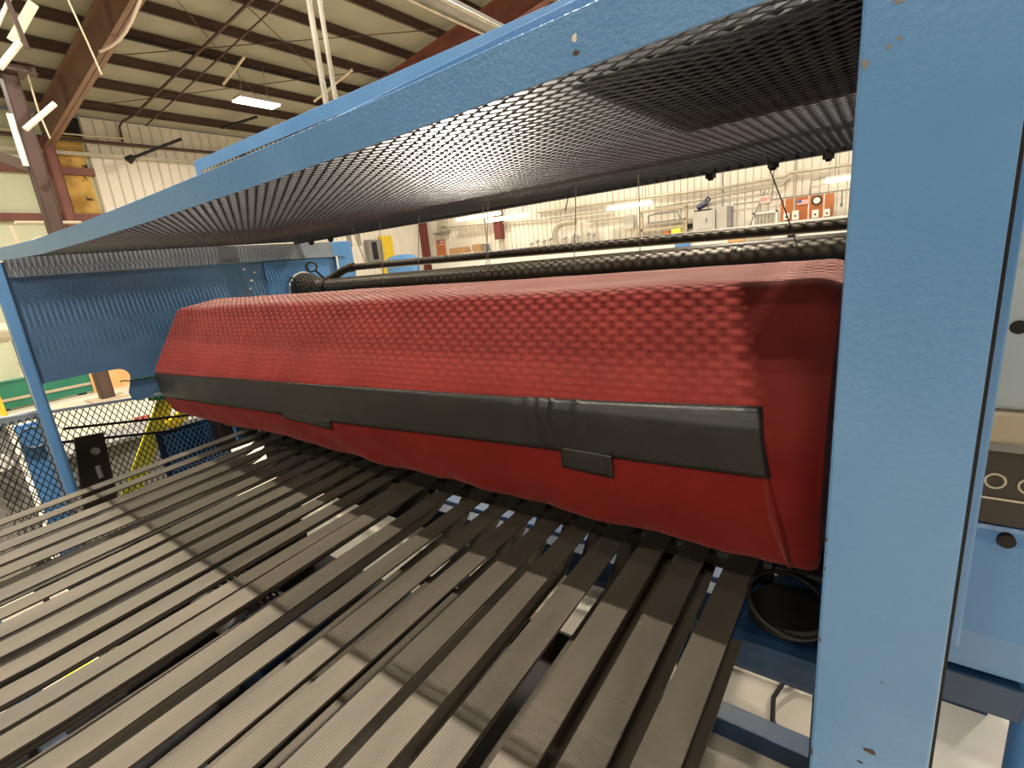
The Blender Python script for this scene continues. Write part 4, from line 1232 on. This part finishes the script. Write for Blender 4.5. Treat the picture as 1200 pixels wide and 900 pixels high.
exl = build('lettering', stroke_text('EXIT', -2.76 * K, 0.825 * K, 0.05, 0.11, 0.026, YW - 0.157, 0.018), 'exit_red')
thing('exit_sign', 'small pale exit sign with red letters on the far wall', 'sign', [ex, exl])
g0 = build('pane', fw(-2.93, -2.40, 0.22, 0.50, 0.05, 0.07), 'duct')
gfm = [build('frame_bar', fw(-2.98, -2.93, 0.17, 0.55, 0.05, 0.12), 'white'), build('frame_bar', fw(-2.40, -2.35, 0.17, 0.55, 0.05, 0.12), 'white'), build('frame_bar', fw(-2.98, -2.35, 0.50, 0.55, 0.05, 0.12), 'white')]
gfm += [build('grille_bar', fw(x_, x_ + 0.012, 0.2, 0.50, 0.07, 0.09), 'mid_grey') for x_ in (-2.85, -2.76, -2.67, -2.58, -2.49)]
thing('wall_grille', 'white framed grey grille left of the orange pegboard', 'grille', [g0] + gfm)
pg = build('board', fw(-2.28, -1.08, 0.23, 0.81), 'rust_orange')
pgs = [build('batten', fw(x_, x_ + 0.03, 0.23, 0.82, 0.12, 0.14), 'ivory') for x_ in (-2.2, -1.64, -1.30)]
thing('pegboard', 'orange-brown pegboard hung with white items on the far wall', 'pegboard', [pg] + pgs)
fl_ = [build('stripe', fw(-1.90, -1.62, 0.61 + 0.0186 * k, 0.61 + 0.0186 * (k + 1), 0.14, 0.15), 'flag_red' if k % 2 == 0 else 'white') for k in range(7)]
fl_.append(build('canton', fw(-1.90, -1.79, 0.67, 0.74, 0.15, 0.155), 'flag_blue'))
thing('small_flag', 'small red and white striped flag on the pegboard', 'flag', fl_)
ck = build('clock_face', MB().tube([(-1.445 * K, YW - 0.15, 0.675 * K), (-1.445 * K, YW - 0.17, 0.675 * K)], 0.115, 24), 'white', smooth=True)
cr = build('clock_rim', MB().ring((-1.445 * K, YW - 0.17, 0.675 * K), (0, 1, 0), 0.125, 0.022, 24, 8), 'black', smooth=True)
thing('wall_clock', 'round white clock with black rim on the pegboard', 'clock', [ck, cr])
for i, (x0, x1, z0, z1, lab) in enumerate([(-2.19, -2.05, 0.27, 0.44, 'white box at the left of the pegboard'), (-1.99, -1.83, 0.24, 0.48, 'larger white dispenser beside the left white box on the pegboard'),
                                           (-1.53, -1.38, 0.24, 0.44, 'white rounded box under the clock'), (-1.26, -1.13, 0.25, 0.43, 'white box at the right of the pegboard')]):
    bb = build('box_body', fw(x0, x1, z0, z1, 0.12, 0.3), 'white', bevel=0.02)
    dd = build('dark_dot', MB().tube([((x0 + x1) / 2 * K, YW - 0.3, (z0 + z1) / 2 * K - 0.02), ((x0 + x1) / 2 * K, YW - 0.31, (z0 + z1) / 2 * K - 0.02)], 0.03, 10), 'black')
    thing('dispenser', lab, 'dispenser', [(bb, [dd])], 'white boxes on the pegboard')
pn = build('cord', fline([(-0.9, 0.84), (-0.9, 0.54)], 0.012, 0.2), 'black')
ph = build('handle', fline([(-0.9, 0.54), (-0.9, 0.44)], 0.04, 0.2), 'mid_grey', smooth=True)
thing('pull_switch', 'pull switch hanging on a cord right of the pegboard', 'switch', [pn, ph])
for x0, x1, z0, z1, m_, lab, cat in ((-3.44, -3.03, -0.22, -0.07, 'orange', 'orange box on the bench front seen between the pipes', 'box'),
                                     (-2.94, -2.42, -0.22, -0.08, 'duct', 'grey box on the bench front seen between the pipes', 'box'),
                                     (-1.99, -1.82, -0.22, -0.05, 'black', 'black box on the bench front seen between the pipes', 'box'),
                                     (-4.9, -4.5, -0.22, -0.02, 'blue', 'pale blue box on the bench front seen between the pipes', 'box')):
    single(build('bench_box', fw(x0, x1, z0, z1, 0.9, 1.1), m_, bevel=0.01), lab, cat)

# ================================================================== HIGH-BAY LAMPS
for i, (lx, ly, pw) in enumerate(LAMP_SPOTS):
    lz = roof_z(lx) - 1.13
    sx, sy = (0.24, 0.60) if i in (0, 3, 6, 9) else (0.42, 0.16)
    mb = MB()
    v = [(lx + a_ * sx, ly + b_ * sy, lz + 0.02) for a_, b_ in ((-1, -1), (1, -1), (1, 1), (-1, 1))]
    v += [(lx + a_ * (sx - 0.06), ly + b_ * (sy - 0.06), lz + 0.12) for a_, b_ in ((-1, -1), (1, -1), (1, 1), (-1, 1))]
    mb.add(v, [(3, 2, 1, 0), (4, 5, 6, 7), (0, 1, 5, 4), (1, 2, 6, 5), (2, 3, 7, 6), (3, 0, 4, 7)])
    hs = build('housing', mb, 'grey')
    ln = build('lens', MB().box(lx - sx + 0.02, lx + sx - 0.02, ly - sy + 0.02, ly + sy - 0.02, lz - 0.02, lz + 0.02), 'lens')
    wr = [build('hanger', MB().tube([(lx + s * sx, ly + s * sy, lz + 0.12), (lx + s * sx, ly + s * sy, roof_z(lx) - 0.15)], 0.01, 6), 'mid_grey') for s in (-0.5, 0.5)]
    lab = ['glowing high-bay lamp hanging under the roof at the upper left'][0] if i == 0 else 'high-bay lamp hanging under the roof outside the picture'
    thing('high_bay_lamp', lab, 'lamp', [hs, ln] + wr, 'high-bay lamps')
    ld = bpy.data.lights.new('high_bay_light', 'AREA')
    ld.shape = 'RECTANGLE'
    ld.size = (0.5 if pw > 1000 else 0.6) if sx > sy else 0.3
    ld.size_y = (0.09 if pw > 1000 else 0.12) if sx > sy else 0.95
    ld.energy = pw
    ld.color = LAMP_COLOR
    lo_ = bpy.data.objects.new('high_bay_light', ld)
    COL.objects.link(lo_)
    lo_.location = (lx, ly, lz - 0.03 + EYE)
